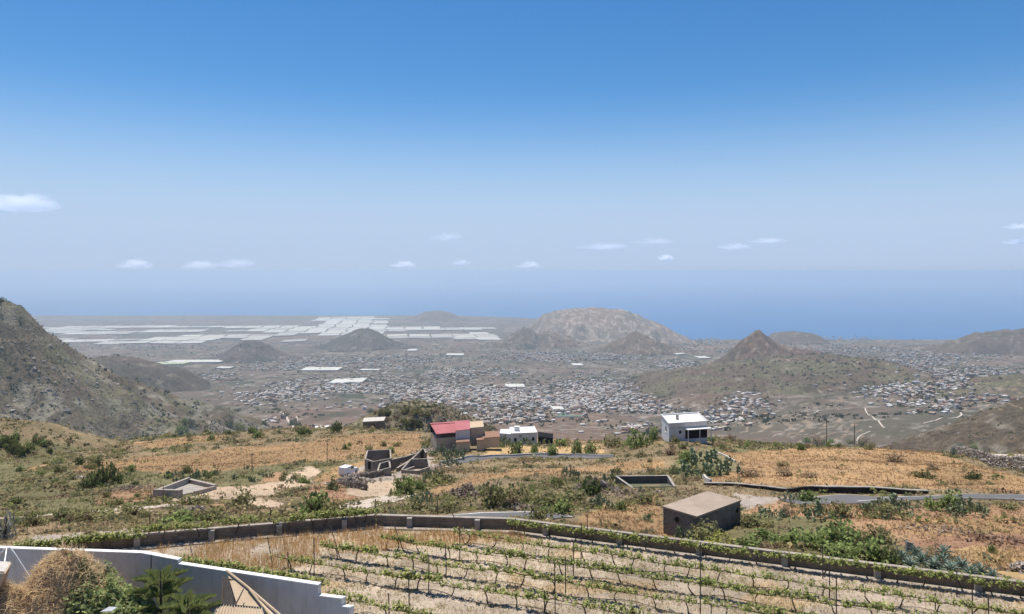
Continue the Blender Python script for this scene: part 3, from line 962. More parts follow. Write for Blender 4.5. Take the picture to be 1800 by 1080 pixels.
VG1, VG2 = (.23, .26, .08), (.45, .46, .17)
vine_protos = []
for k in range(7):
    r = np.random.default_rng(100 + k)
    root = []
    H = .50
    lean = r.uniform(-.22, .22); bow = r.uniform(-.12, .12)
    pts = [(lean * (1 - t) + bow * math.sin(t * 3.1), r.uniform(-.03, .03), t * H) for t in np.linspace(0, 1, 6)]
    pts[-1] = (0, 0, H)
    tr = MB().tube(pts, [.038, .034, .03, .027, .028, .03], 6).build("trunk", M['bark'], link=False)
    cor = MB()
    for s in (-1, 1):
        L = r.uniform(.55, .85)
        cp = [(0, 0, H)] + [(s * L * t, r.uniform(-.03, .03), H + r.uniform(-.03, .05)) for t in (.25, .5, .75, 1)]
        cor.tube(cp, [.028, .022, .019, .016, .01], 5)
        for q in range(4):
            xx = s * L * r.uniform(.1, 1)
            hh = r.uniform(.08, .26)
            cor.tube([(xx, 0, H), (xx + r.uniform(-.05, .05), r.uniform(-.05, .05), H + hh)], [.009, .004], 3)
    cm = cor.build("cordon", M['bark'], link=False)
    cents = []
    dens = (20, 32, 42, 28, 54, 36, 22)[k]
    for q in range(dens):
        xx = r.uniform(-.9, .9); hgt = r.uniform(.05, .34) * (1.25 if dens > 25 else 1)
        yy = r.normal(0, .06)
        for j in range(r.integers(4, 8)):
            t_ = r.uniform(.15, 1)
            cents.append((xx + r.normal(0, .05), yy + r.normal(0, .07), H - .02 + hgt * t_))
    V, F, c = leafquads(r, np.array(cents), .115, VG1, VG2, .4)
    fm = mk("foliage", V, F, M['leaf'], c, link=False)
    vine_protos.append((tr, cm, fm))

def vine(x, y, rz, k, label, group, z=VZ, s=1.0):
    e = empty("grapevine", (x, y, z), rz)
    e.scale = (s, s, s * random.uniform(.92, 1.1))
    for nm, me in zip(("trunk", "cordon", "foliage"), vine_protos[k]):
        ob(nm, me, e)
    tag(e, label, "grapevine", group)
    return e

ORD = "first second third fourth fifth sixth seventh eighth ninth tenth eleventh twelfth thirteenth fourteenth fifteenth sixteenth seventeenth eighteenth nineteenth twentieth twenty-first twenty-second twenty-third twenty-fourth twenty-fifth twenty-sixth".split()
rows = [((812, 941), 0.375, "back"), ((683, 949), .365, "second"), ((574, 962), .36, "third"), ((498, 982), .36, "fourth"), ((548, 1024), .38, "fifth"), ((622, 1072), .38, "front")]
for ri, ((px, py), sl_, nm) in enumerate(rows):
    d0 = 14.5 * FPX / (py - HY)
    p0 = np.array([(px - CX) / FPX * d0, d0])
    if nm == 'fifth':
        p0 = np.array([-7.6, 31.55])
    if nm == 'front':
        p0 = np.array([-5.9, 29.0])
    dr = np.array([1, -sl_]); dr /= np.linalg.norm(dr)
    L = 0
    while True:
        q = p0 + dr * L
        if CX + FPX * q[0] / q[1] > 2050 or HY + 15 / q[1] * FPX > 1180:
            break
        L += .5
    s = .4
    lab = "%s grapevine from the left on the " + (nm + " trellis row counted from the far wall" if nm != 'back' else "farthest trellis row of the vineyard")
    if nm == 'front':
        lab = "%s grapevine from the left on the row cut by the lower picture edge"
    vi = 0
    while s < L:
        q = p0 + dr * (s + random.uniform(-.15, .15))
        vine(q[0], q[1], math.atan2(dr[1], dr[0]) + random.choice((0, math.pi)), random.randrange(7), lab % ORD[vi], "grapevines on the %s trellis row" % nm, s=random.uniform(.92, 1.15))
        s += random.uniform(1.3, 1.75); vi += 1
    a, b = p0, p0 + dr * L
    mid = [(*(a + (b - a) * t), VZ + .5 + .02 * math.sin(t * 60)) for t in np.linspace(0, 1, 50)]
    o = MB().tube(mid, .009, 4).build("trellis_wire", M['metal'])
    tag(o, "thin trellis wire of the %s vine row" % nm, "wire", None)
    hp = [(*(a + (b - a) * t + np.array([.1, .25]) * math.sin(t * 37 + ri)), VZ + .045 + .02 * math.sin(t * 90)) for t in np.linspace(0, 1, 70)]
    o = MB().tube(hp, .014, 5).build("irrigation_hose", M['hose'])
    tag(o, "black irrigation hose on the soil under the %s vine row" % nm, "hose", None)

a = np.array([.6, 40.75]); b = np.array([30.0, 30.2])
vi = 0; s = 0.0; L = np.linalg.norm(b - a); dr = (b - a) / L
while s < L:
    q = a + dr * s
    vine(q[0], q[1], math.atan2(dr[1], dr[0]), random.choice((1, 2, 3, 5, 4)), "%s grapevine from the left of those close against the right-hand wall" % ORD[vi], "grapevines against the right wall", s=random.uniform(.95, 1.2))
    s += random.uniform(1.2, 1.7); vi += 1
for vi, px in enumerate((262, 290, 345, 420, 505, 545, 575, 600, 622, 645)):
    d0 = 14.6 * FPX / (np.interp(px, [250, 660], [945, 912]) - HY) - .25
    vine((px - CX) / FPX * d0, d0, .22, random.choice((2, 4, 5)), "%s grapevine from the left of those draped over the left back wall" % ORD[vi], "grapevines on the left wall", z=VZ + .28, s=random.uniform(.95, 1.25))
for vi, px in enumerate((62, 80, 98, 115, 135, 150, 175, 195, 225)):
    d0 = 37.4 + (px - 62) / 163 * 1.2
    vine((px - CX) / FPX * d0, d0, .2, random.choice((2, 4, 4, 5)), "%s low grapevine from the left behind the left end of the white wall" % ORD[vi], "grapevines behind the white wall", z=VZ + .05, s=random.uniform(.95, 1.2))
for vi, px in enumerate((335, 352, 370, 392, 410, 432, 455, 478, 500, 522, 545)):
    yb = np.interp(px, [318, 560], [34.6, 32.0]) + .55
    vine((px - CX) / FPX * yb, yb, -.33, random.choice((2, 4, 4, 5)), "%s grapevine from the left rising above the middle of the white wall" % ORD[vi], "grapevines along the white wall", z=VZ + .12, s=random.uniform(.95, 1.2))

# posts: (top px, top py, base px, base py)
POSTS = [(552, 947, 552, 1012), (718, 1010, 720, 1090), (808, 930, 808, 985), (754, 980, 753, 1046), (975, 990, 976, 1085), (994, 983, 994, 1048), (1008, 955, 1008, 1014),
         (1022, 922, 1021, 985), (957, 1040, 957, 1078), (1231, 955, 1231, 1100), (1446, 960, 1446, 1018), (1458, 990, 1458, 1050), (1470, 1015, 1470, 1085),
         (1682, 1005, 1682, 1050), (1709, 1038, 1709, 1085), (1737, 1050, 1738, 1085), (683, 1045, 684, 1085), (506, 972, 507, 1008), (1032, 905, 1033, 950),
         (1644, 1045, 1644, 1072), (1250, 1062, 1250, 1090), (783, 958, 783, 982), (784, 975, 784, 1018),
         (581, 925, 600, 985), (690, 915, 712, 972), (470, 945, 481, 998), (332, 953, 342, 985), (795, 902, 818, 955)]
for i, (tx, ty, bx, by) in enumerate(POSTS):
    d = 15.0 * FPX / (by - HY)
    b_ = np.array([(bx - CX) / FPX * d, d, VZ - .15])
    t_ = P(tx, ty, d + (0.0 if i < 23 else .6))
    e = empty("trellis_post", tuple(b_))
    v = t_ - b_
    MB().tube([(0, 0, 0), tuple(v * .5 + np.array([.005, 0, 0])), tuple(v)], .026, 6).build("pole", M['metal'], e)
    MB().tube([tuple(v), tuple(v * (1 + .05 / np.linalg.norm(v)))], [.03, .02], 6).build("cap", M['metal'], e)
    lean = i >= 23
    where = ("left" if bx < 620 else "centre left" if bx < 860 else "centre" if bx < 1100 else "centre right" if bx < 1500 else "right")
    lab = ("dark steel anchor post leaning back towards the left in the %s of the vineyard" % where) if lean else ("thin upright steel trellis post in the %s of the vineyard" % where)
    tag(e, lab, "post", "leaning vineyard posts, %s" % where if lean else "upright vineyard posts, %s" % where)

# golden stubble at the back of the vineyard and small weeds between the rows
def blades(r, pos, h, w, colA, colB, lean=.25, per=1):
    pos = np.repeat(pos, per, 0); n = len(pos)
    hh = (np.repeat(h, per) if not np.isscalar(h) else np.full(n, h)) * r.uniform(.6, 1.25, n)
    ww = (np.repeat(w, per) if not np.isscalar(w) else np.full(n, w)) * r.uniform(.7, 1.3, n)
    th = r.uniform(0, 2 * math.pi, n)
    a = np.stack([np.cos(th), np.sin(th), np.zeros(n)], 1)
    th2 = r.uniform(0, 2 * math.pi, n); le = r.uniform(0, lean, n) * 1.6 * hh
    tip = pos + np.stack([np.cos(th2) * le, np.sin(th2) * le, hh], 1)
    sp = .35 * hh[:, None] * r.uniform(-1, 1, (n, 3)) * np.array([1, 1, 0]) * (1 if per > 1 else 0)
    b = pos + sp
    V = np.stack([b - a * ww[:, None] / 2, b + a * ww[:, None] / 2, tip + sp * .8], 1).reshape(-1, 3)
    F = np.arange(n * 3).reshape(n, 3)
    k = r.uniform(0, 1, n)[:, None]
    c = (np.array(colA) * (1 - k) + np.array(colB) * k) * (1 + .2 * r.uniform(-1, 1, n))[:, None]
    return V, F, np.repeat(c, 3, 0)

r = np.random.default_rng(3)
poly_g = [(-6.3, 41.4), (0.5, 40.8), (1.5, 39.5), (-2.2, 39.2), (-6.5, 38.6), (-9.6, 37.5), (-11.5, 35.6), (-13.5, 34.6), (-16.2, 35.6), (-19.5, 38.6), (-9, 41.3)]
q = np.stack([r.uniform(-20, 2, 30000), r.uniform(33.5, 42, 30000)], 1)
m = inpoly(q[:, 0] + .5 * fbm(q[:, 0], q[:, 1], 2, 5), q[:, 1] + .5 * fbm(q[:, 0], q[:, 1], 2, 6), poly_g) & (vnoise(q[:, 0] * 1.1, q[:, 1] * 1.1, 8) > .22)
q = q[m][:11000]
V, F, c = blades(r, np.column_stack([q, np.full(len(q), VZ)]), .42, .022, (.56, .34, .14), (.72, .50, .24), .2)
stuff(mk("golden_stubble", V, F, M['straw'], c), "golden dry barley standing at the back of the vineyard", "grass")
q = np.stack([r.uniform(-18, 34, 60000), r.uniform(24, 42, 60000)], 1)
m = inpoly(q[:, 0], q[:, 1], VINE_POLY) & (vnoise(q[:, 0] * .8, q[:, 1] * .8, 18) + .4 * vnoise(q[:, 0] * 3, q[:, 1] * 3, 19) > r.uniform(.35, 1.05, len(q)))
q = q[m][:20000]
V, F, c = blades(r, np.column_stack([q, np.full(len(q), VZ)]), .17, .022, (.46, .33, .15), (.40, .36, .14), .7, 2)
stuff(mk("vineyard_weeds", V, F, M['straw'], c), "sparse dry weeds on the soil between the vine rows", "weeds")
q = np.stack([r.uniform(-18, 34, 9000), r.uniform(24, 42, 9000)], 1)
q = q[inpoly(q[:, 0], q[:, 1], VINE_POLY)][:4500]
def pebbles(r, pos, s, colA, colB):
    n = len(pos)
    base = np.array([(1, 0, 0), (-.5, .87, 0), (-.5, -.87, 0), (.1, .05, .8), (.0, 0, -.6)])
    fa = np.array([(0, 1, 3), (1, 2, 3), (2, 0, 3), (1, 0, 4), (2, 1, 4), (0, 2, 4)])
    th = r.uniform(0, 6.28, n); c_, s_ = np.cos(th), np.sin(th)
    sc = (s if not np.isscalar(s) else np.full(n, s))[:, None] * r.uniform(.5, 1.4, (n, 3))
    B = base[None] * (1 + .25 * r.uniform(-1, 1, (n, 5, 3))) * sc[:, None, :]
    R = np.stack([B[..., 0] * c_[:, None] - B[..., 1] * s_[:, None], B[..., 0] * s_[:, None] + B[..., 1] * c_[:, None], B[..., 2]], 2)
    V = (pos[:, None, :] + R).reshape(-1, 3)
    F = (fa[None] + (np.arange(n) * 5)[:, None, None]).reshape(-1, 3)
    k = r.uniform(0, 1, n)[:, None]
    return V, F, np.repeat(np.array(colA) * (1 - k) + np.array(colB) * k, 5, 0)
V, F, c = pebbles(r, np.column_stack([q, np.full(len(q), VZ + .01)]), .045, (.16, .13, .11), (.42, .36, .30))
stuff(mk("vineyard_stones", V, F, M['stone'], c), "small loose stones scattered over the vineyard soil", "stones")
# ------------------------------------------------------------------ buildings on the near slope
def XY(px, d):
    return ((px - CX) / FPX * d, d)
def zat(py, d):
    return -(py - HY) / FPX * d
def lerp2(a, b, t):
    return (a[0] + (b[0] - a[0]) * t, a[1] + (b[1] - a[1]) * t)

def face_rect(fp_a, fp_b, t0, t1, z0, z1, out, depth=.06):
    """thin box standing on the wall a-b between fractions t0..t1, pushed 'out' metres towards the outside (right of a->b)"""
    a = np.array(fp_a, float); b = np.array(fp_b, float)
    dr = (b - a) / np.linalg.norm(b - a); nr_ = np.array([dr[1], -dr[0]])
    p = a + (b - a) * t0; q = a + (b - a) * t1
    return [tuple(p + nr_ * out), tuple(q + nr_ * out), tuple(q + nr_ * (out - depth)), tuple(p + nr_ * (out - depth))], z0, z1

def inset(fp, s):
    c = np.mean(np.array(fp), 0)
    return [tuple(c + (np.array(p) - c) * s) for p in fp]

# --- concrete shed
A = XY(1166, 61.0); D = XY(1225, 58.5); B = XY(1243, 65.1)
Cc = (B[0] + D[0] - A[0], B[1] + D[1] - A[1])
ZR = -20.0
sh = empty("block_shed", ((A[0] + Cc[0]) / 2, (A[1] + Cc[1]) / 2, -23.0)); sh_loc = np.array(sh.location)
tag(sh, "square cement-block shed with a flat pale concrete roof behind the vineyard wall", "shed")
def rel(fp, o=None):
    return [(p[0] - o[0], p[1] - o[1]) for p in fp]
fpS = rel([A, D, Cc, B], sh_loc)
MB().prism(fpS, -1.2, ZR + 23.0 - .14).build("wall", M['mortar'], sh)
MB().prism(inset(fpS, 1.03), ZR + 23.0 - .14, ZR + 23.0).build("roof_slab", mat_plain("shed_roof_screed", (.36, .285, .225), (.27, .21, .165), .7, .9, .12, .3, .02, (.42, .34, .275), .3), sh)
bm_ = MB().box((0, 0, 0), (.485, .03, .185)).build("brick", mat_plain("shed_block", (.25, .22, .195), (.16, .14, .125), 1.6, .95, .1, .5, .02, (.12, .105, .094), .7), link=False)
for (p, q) in ((fpS[0], fpS[1]), (fpS[1], fpS[2])):
    p = np.array(p); q = np.array(q); L = np.linalg.norm(q - p); dr = (q - p) / L; nr_ = np.array([dr[1], -dr[0]])
    rz = math.atan2(dr[1], dr[0])
    for rI in range(14):
        zc = ZR + 23.0 - .14 - .1 - rI * .2
        s = .25 if rI % 2 else .5
        first = True
        while s + .25 <= L + .01:
            if not (p is not None and abs(zc - (ZR + 22.15)) < .25 and abs(s - (.43 * L if L < 5 else .93 * L)) < .33):
                o = ob("brick", bm_, sh); c = p + dr * s + nr_ * .012
                o.location = (c[0], c[1], zc); o.rotation_euler = (0, 0, rz)
            s += .5
for (p, q, t) in ((fpS[0], fpS[1], .41), (fpS[1], fpS[2], .92)):
    L = math.dist(p, q)
    fp, z0, z1 = face_rect(p, q, t - .2 / L, t + .2 / L, ZR + 22.0, ZR + 22.42, .012, .05)
    MB().prism(fp, z0, z1).build("window", M['dark'], sh)

# --- generic flat-roofed house with parapet
def flat_house(name, FL, FR, BL, zb, zt, label, wallm, roofm, parapet=.25, cat="house"):
    BR = (FR[0] + BL[0] - FL[0], FR[1] + BL[1] - FL[1])
    e = empty(name, (FL[0], FL[1], zb))
    o = np.array((FL[0], FL[1]))
    fp = rel([FL, FR, BR, BL], o)
    H = zt - zb
    MB().prism(fp, -1.5, H - .05).build("wall", wallm, e)
    MB().prism(inset(fp, .985), H - .05, H + .03).build("roof", roofm, e)
    for i in range(4):
        MB().strip([fp[i], fp[(i + 1) % 4]], H + parapet, H - .04, .22).build("parapet", wallm, e)
    tag(e, label, cat)
    return e, fp, H

M['lilac'] = mat_streaked("white_lime", (.66, .65, .65), (.57, .56, .55), (.46, .43, .41))
# right-hand white house
FL = XY(1176, 150); FR = XY(1243, 152.5); BL = XY(1163, 159.5)
e, fp, H = flat_house("white_house", FL, FR, BL, zat(774, 150), zat(747, 150), "white flat-roofed house with a dark porch on the ridge at right", M['lilac'], M['whiteroof'], .35)
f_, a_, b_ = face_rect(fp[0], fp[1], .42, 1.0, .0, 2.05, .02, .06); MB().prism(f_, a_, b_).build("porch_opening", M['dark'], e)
f_, a_, b_ = face_rect(fp[0], fp[1], .40, 1.04, 2.1, 2.26, 1.4, 1.4); MB().prism(f_, a_, b_).build("awning", M['whiteroof'], e)
for t_ in (.42, .72, 1.02):
    f_, a_, b_ = face_rect(fp[0], fp[1], t_ - .008, t_ + .008, -.4, 2.1, 1.35, .12); MB().prism(f_, a_, b_).build("porch_post", M['lilac'], e)
w_ = face_rect(fp[0], fp[1], .26, .32, 1.2, 1.85, .02, .05); wi = MB().prism(*w_).build("window", M['dark'], e)
w_ = face_rect(fp[0], fp[1], .25, .33, 1.1, 1.2, .10, .1); MB().prism(*w_).build("sill", M['whiteroof'], wi)
w_ = face_rect(fp[3], fp[0], .55, .68, 1.0, 2.1, .02, .05); wi = MB().prism(*w_).build("window", M['dark'], e)
w_ = face_rect(fp[3], fp[0], .53, .70, .92, 1.0, .10, .1); MB().prism(*w_).build("sill", M['whiteroof'], wi)
w_ = face_rect(fp[0], fp[1], .02, .98, 2.45, 2.55, .03, .05); MB().prism(*w_).build("cornice", M['concrete'], e)
cpt = lerp2(fp[0], fp[1], .28); MB().box((cpt[0] + .5, cpt[1] + 4.5, H + .55), (.55, .55, 1.2)).build("chimney", M['concrete'], e)

# white house in the centre
zc = zat(778, 222)
FL = XY(899, 222); FR = XY(944, 223.5); BL = XY(896, 231)
e, fp, H = flat_house("white_house", FL, FR, BL, zc, zat(763, 222), "white house with a chimney block left of centre behind the cactus hedge", M['lilac'], M['whiteroof'], .2)
lw = rel([XY(878, 224), XY(899, 223), XY(899.5, 230), XY(880, 230)], FL)
MB().prism(lw, -1.5, H - .35).build("side_wing", M['lilac'], e)
MB().prism(inset(lw, .97), H - .35, H - .22).build("wing_roof", M['whiteroof'], e)
c = lerp2(fp[0], fp[1], .18); MB().box((c[0] + .3, c[1] + 4, H + .7), (1.7, 1.7, 1.5)).build("chimney_block", M['lilac'], e)
for t_ in (.15, .5, .85):
    w_ = face_rect(fp[0], fp[1], t_ - .05, t_ + .05, .2, 1.3, .02, .05); MB().prism(*w_).build("window", M['dark'], e)
w_ = face_rect(fp[0], fp[1], .29, .40, 1.45, 2.2, .03, .05); MB().prism(*w_).build("wall_plaque", M['concrete'], e)
np_ = rel([XY(946, 224), XY(968, 224), XY(968, 230), XY(946, 230)], FL)
ne = empty("net_shelter", (*XY(946, 224), zat(778, 224))); tag(ne, "dark netted shelter attached right of the centre white house", "shelter")
oo = XY(946, 224); q = rel([XY(946, 224), XY(972, 224.5), XY(972, 230), XY(946, 230)], oo)
MB().prism(q, -1.2, [1.9, 1.2, 1.4, 2.0]).build("netting", M['dark'], ne)
for p in q:
    MB().tube([(p[0], p[1], -1), (p[0], p[1], 2.1)], .05, 5).build("post", M['wood'], ne)

# house with the red roof
M['beige'] = mat_streaked("beige_render", (.50, .42, .32), (.40, .33, .25), (.31, .255, .195))
M['redroof'] = mat_plain("red_sheet_roof", (.42, .14, .14), (.34, .105, .105), .4, .6, .25)
M['tile'] = mat_plain("clay_tiles", (.36, .21, .145), (.25, .15, .105), 1.3, .9, .15, .6, .06)
d0 = 183.0; z0 = zat(795, d0)
F0 = XY(768, d0); e = empty("red_roofed_house", (F0[0], F0[1], z0))
tag(e, "two-storey beige house with an open terrace under a red sheet roof", "house")
lo = rel([F0, XY(803, 185.0), (XY(803, 185.0)[0] - 1.0, 193.5), XY(757, 191.5)], F0)
HL = zat(772, d0) - z0
MB().prism(lo, -1.5, HL).build("wall", M['beige'], e)
MB().strip([lo[0], lo[1]], HL + .12, HL - .02, .3).build("terrace_edge", M['concrete_lt'], e)
HR = zat(763, d0) - z0
rf = rel([XY(767, 182.4), XY(804, 184.4), (XY(804, 184.4)[0] - 1.2, 194.6), XY(755.5, 192.4)], F0)
zr = [HR, HR + .02, HR + .72, HR + .7]
roof = MB().prism(rf, zr, [v + .09 for v in zr]).build("roof", M['redroof'], e)
for k in range(15):
    a = lerp2(rf[0], rf[1], (k + .5) / 15); b = lerp2(rf[3], rf[2], (k + .5) / 15)
    MB().tube([(*a, HR + .11), (*b, HR + .82)], .05, 5).build("roof_rib", M['redroof'], roof)
for p in (inset(lo, .95)):
    MB().tube([(p[0], p[1], HL), (p[0], p[1], HR + .3)], .09, 6).build("terrace_post", M['wood'], e)
bk = [lerp2(lo[3], lo[2], 0), lerp2(lo[3], lo[2], 1)]
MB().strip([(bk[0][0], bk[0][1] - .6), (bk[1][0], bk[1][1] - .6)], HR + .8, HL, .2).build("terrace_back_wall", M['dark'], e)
up = rel([XY(801, 184.2), XY(826, 186), XY(825, 195), XY(800, 194)], F0)
MB().prism(up, -1.0, zat(756.5, 185) - z0).build("upper_wing", M['lilac'], e)
ru = inset(up, 1.04)
MB().prism(ru, [zat(756.5, 185) - z0 + .02] * 2 + [zat(756.5, 185) - z0 + .4] * 2, [zat(756.5, 185) - z0 + .12] * 2 + [zat(756.5, 185) - z0 + .5] * 2).build("wing_roof", M['redroof'], e)
for t_ in (.25, .7):
    w_ = face_rect(lo[0], lo[1], t_ - .06, t_ + .06, 1.0, 2.2, .02, .05); MB().prism(*w_).build("shutter", M['concrete'], e)
for t_ in (.3, .65):
    w_ = face_rect(lo[3], lo[0], t_ - .06, t_ + .06, .6, 1.9, .02, .05); MB().prism(*w_).build("window", M['concrete_lt'], e)
e2, fp2, H2 = flat_house("annex", XY(827, 187), XY(850, 188.5), XY(826, 195), zat(775, 187), zat(753, 187), "beige flat-roofed annex joined to the right of the red-roofed house", M['beige'], M['board'], .12, "annex")
for (pts, ze, zk, lab, nm) in (
    ([XY(848, 186), XY(878, 187.5), XY(876, 194), XY(850, 193)], (778, 771), 762, "low outbuilding with a clay tile roof beside the beige annex", "tiled_outbuilding"),
    ([XY(802, 180), XY(825, 181), XY(824, 186), XY(803, 185.5)], (784, 779), 773, "small tiled lean-to in front of the red-roofed house", "tiled_lean_to"),
    ([XY(838, 183), XY(850, 183.5), XY(850, 188), XY(838, 187.5)], (783, 775), 769, "narrow tiled shed between the lean-to and the tiled outbuilding", "tiled_shed")):
    o_ = pts[0]; d_ = o_[1]
    e = empty(nm, (o_[0], o_[1], zat(ze[0], d_))); tag(e, lab, "outbuilding")
    q = rel(pts, o_); h1 = zat(ze[1], d_) - zat(ze[0], d_); h2 = zat(zk, d_ + 6) - zat(ze[0], d_)
    MB().prism(q, -1.5, [h1, h1, h2, h2]).build("wall", M['beige'], e)
    qq = inset(q, 1.06)
    rr = MB().prism(qq, [h1 + .02, h1 + .02, h2 + .02, h2 + .02], [h1 + .15, h1 + .15, h2 + .15, h2 + .15]).build("roof", M['tile'], e)
    for k in range(14):
        a = lerp2(qq[0], qq[1], (k + .5) / 14); b = lerp2(qq[3], qq[2], (k + .5) / 14)
        MB().tube([(*a, h1 + .15), (*b, h2 + .15)], .10, 5).build("tile_row", M['tile'], rr)

# stone barn on the ridge, low white shed
M['drystone'] = mat_plain("dark_basalt", (.23, .19, .155), (.12, .10, .085), 2.0, .95, .1, .8, .08, (.24, .21, .18), 1.2)
def stone_barn():
    o_ = XY(638, 272); zb = zat(757, 272)
    e = empty("stone_barn", (*o_, zb)); tag(e, "small dark stone barn with a pale roof edge on the ridge", "barn")
    q = rel([o_, XY(674, 274), XY(677, 281), XY(641, 279)], o_)
    MB().prism(q, -2, 3.1).build("wall", M['drystone'], e)
    MB().prism(inset(q, 1.05), 3.1, 3.4).build("roof", M['concrete_lt'], e)
    w_ = face_rect(q[0], q[1], .45, .58, 0, 2.1, .02, .05); MB().prism(*w_).build("door", M['dark'], e)
stone_barn()
o_ = XY(555, 285); zb = zat(758, 285); e = empty("low_white_shed", (*o_, zb)); tag(e, "low long shed with a white roof on the ridge beside a dark bush", "shed")
q = rel([o_, XY(578, 286), XY(578, 290), XY(555, 289)], o_)
MB().prism(q, -2, .9).build("wall", M['drystone'], e); MB().prism(inset(q, 1.05), .9, 1.15).build("roof", M['whiteroof'], e)

# ruined block house, ramps and rubble by the red-roofed house
M['greyblock'] = mat_plain("grey_blockwork", (.28, .245, .21), (.17, .15, .13), 1.2, .95, .1, .6, .04, (.30, .27, .24), .7)
def ruin(pts, zb, hs, label, th=.22, name="ruined_hut", cat="ruin"):
    e = empty(name, (*pts[0], zb)); q = rel(pts, pts[0])
    n = len(q)
    for i in range(n):
        a, b = q[i], q[(i + 1) % n]
        h0, h1 = hs[i], hs[(i + 1) % n]
        MB().strip([a, b], [h0, h1], -1.8, th).build("wall", M['greyblock'], e)
        MB().strip([a, b], [h0 + .06, h1 + .06], [h0 + .001, h1 + .001], th + .04).build("wall_top", M['coping'], e)
    tag(e, label, cat)
    return e
e = ruin([XY(642, 132), XY(657, 130.5), XY(687, 134), XY(686, 141), XY(646, 139)], zat(825, 131), [1.6, 1.5, 1.2, 1.1, 1.4], "roofless grey block hut beside the parked white van")
w_ = face_rect((0, 0), rel([XY(657, 130.5)], XY(642, 132))[0], .4, .7, .0, 1.3, .17, .05); MB().prism(*w_).build("doorway", M['dark'], e)
ruin([XY(706, 129), XY(735, 127), XY(755, 131), XY(752, 136), XY(722, 136)], zat(838, 128), [.9, 1.3, .9, 1.1, 1.0], "low roofless stone hut below the ramp walls")
ruin([XY(664, 124), XY(686, 125), XY(684, 130), XY(668, 129)], zat(836, 124), [.8, 1.1, .9, .7], "small broken grey hut in front of the block hut")
for pts, hts, lab in (
    ([XY(687, 136), XY(712, 146), XY(742, 163)], [1.9, 1.8, 1.7], "long dark ramp wall climbing behind the block hut to the red-roofed house"),
    ([XY(698, 131), XY(722, 140), XY(744, 154), XY(749, 149)], [.6, 1.5, 2.6, 2.2], "pale-topped ramp wall climbing to the corner of the red-roofed house"),
    ([XY(712, 130), XY(735, 138), XY(752, 146)], [.4, .5, .7], "lowest of the ramp walls below the red-roofed house")):
    e = empty("ramp_wall", (*pts[0], 0)); q = rel(pts, pts[0])
    zz = [gz(*p) for p in pts]
    MB().strip(q, [z + h for z, h in zip(zz, hts)], [z - 1 for z in zz], .35).build("wall", M['drystone'], e)
    MB().strip(q, [z + h + .12 for z, h in zip(zz, hts)], [z + h + .001 for z, h in zip(zz, hts)], .38).build("coping", M['coping'], e)
    tag(e, lab, "wall")

# white van parked near the hut
def van():
    p = G(613, 834)
    e = empty("parked_van", (p[0], p[1], p[2]), math.radians(65))
    tag(e, "small white van parked beside the roofless block hut", "van")
    paint = mat_plain("white_car_paint", (.78, .78, .78), (.74, .74, .74), 2.0, .35, .5, .02, .002)
    prof = [(-1.9, .35), (-1.9, .95), (-1.85, 1.65), (-.1, 1.7), (.75, 1.05), (1.75, .9), (1.9, .6), (1.9, .35)]
    m = MB(); n = len(prof)
    V = [(x, -.78, z) for x, z in prof] + [(x, .78, z) for x, z in prof]
    F = [tuple(range(n)), tuple(range(n, 2 * n))[::-1]] + [((i + 1) % n, i, n + i, n + (i + 1) % n) for i in range(n)]
    m.add(V, F); m.build("body", paint, e)
    glass = mat_plain("car_glass", (.02, .025, .03), (.02, .02, .025), 1, .1, .5, 0, .001)
    MB().add([(.05, -.68, 1.60), (.05, .68, 1.60), (.72, .70, 1.12), (.72, -.70, 1.12)], [(0, 3, 2, 1)]).build("windscreen", glass, e)
    bpy.data.objects  # keep
    for s in (-1, 1):
        MB().box((.05, s * .785, 1.33), (.75, .02, .42)).build("side_window", glass, e)
        for x in (-1.2, 1.2):
            w = MB().tube([(x, s * .66, .32), (x, s * .84, .32)], .32, 14).build("wheel", M['hose'], e)
            MB().tube([(x, s * .83, .32), (x, s * .86, .32)], .18, 10).build("rim", M['galv'], w)
        MB().box((1.86, s * .55, .75), (.08, .3, .16)).build("headlight", M['galv'], e)
    MB().box((1.92, 0, .45), (.08, 1.5, .18)).build("bumper", M['concrete'], e)
    return e
v_ = van()
# shift the windscreen plane out of the sloped body
for ch in v_.children:
    if ch.name.startswith("windscreen"):
        ch.location = (.03, 0, .035)

# rubble heaps by the van
def rubble(name, px, py, wpx, hpx, n_, label, cA, cB, seed, s=.28):
    p = G(px, py); k = p[1] / FPX; n = int(n_ * 1.8)
    r = np.random.default_rng(seed)
    q = r.normal(size=(n, 2)) * .42
    pos = np.column_stack([q[:, 0] * wpx * k, q[:, 1] * wpx * k * .8, np.exp(-(q ** 2).sum(1) * 2.0) * hpx * k * r.uniform(.1, 1, n)])
    gxy = pos[:, :2] + p[:2]
    pos[:, 2] += ground_h(gxy[:, 0].copy(), gxy[:, 1].copy()) - p[2]
    V, F, c = pebbles(r, pos, s * .5 * r.uniform(.4, 1.9, n), np.array(cA) * (1.0, .93, .84), np.array(cB) * (1.05, .95, .85))
    o = empty(name, tuple(p))
    st_ = mk("stones", V, F, M['stone'], c, o); st_["kind"] = "stuff"
    tag(o, label, cat="rubble" if name == "rubble_heap" else "rocks")
    return o
rubble("rubble_heap", 617, 848, 42, 14, 160, "pale rubble heap in front of the white van", (.62, .58, .53), (.22, .19, .17), 21, .35)
rubble("rubble_heap", 640, 838, 40, 10, 90, "pinkish debris heap right of the white van", (.55, .42, .36), (.35, .28, .24), 22)
rubble("rubble_heap", 715, 822, 40, 10, 120, "grey debris heap between the ramp walls and the stone hut", (.55, .5, .45), (.2, .17, .15), 23)
rubble("rubble_heap", 752, 797, 26, 14, 100, "white rubble heap at the left foot of the red-roofed house", (.66, .62, .58), (.35, .31, .28), 24)
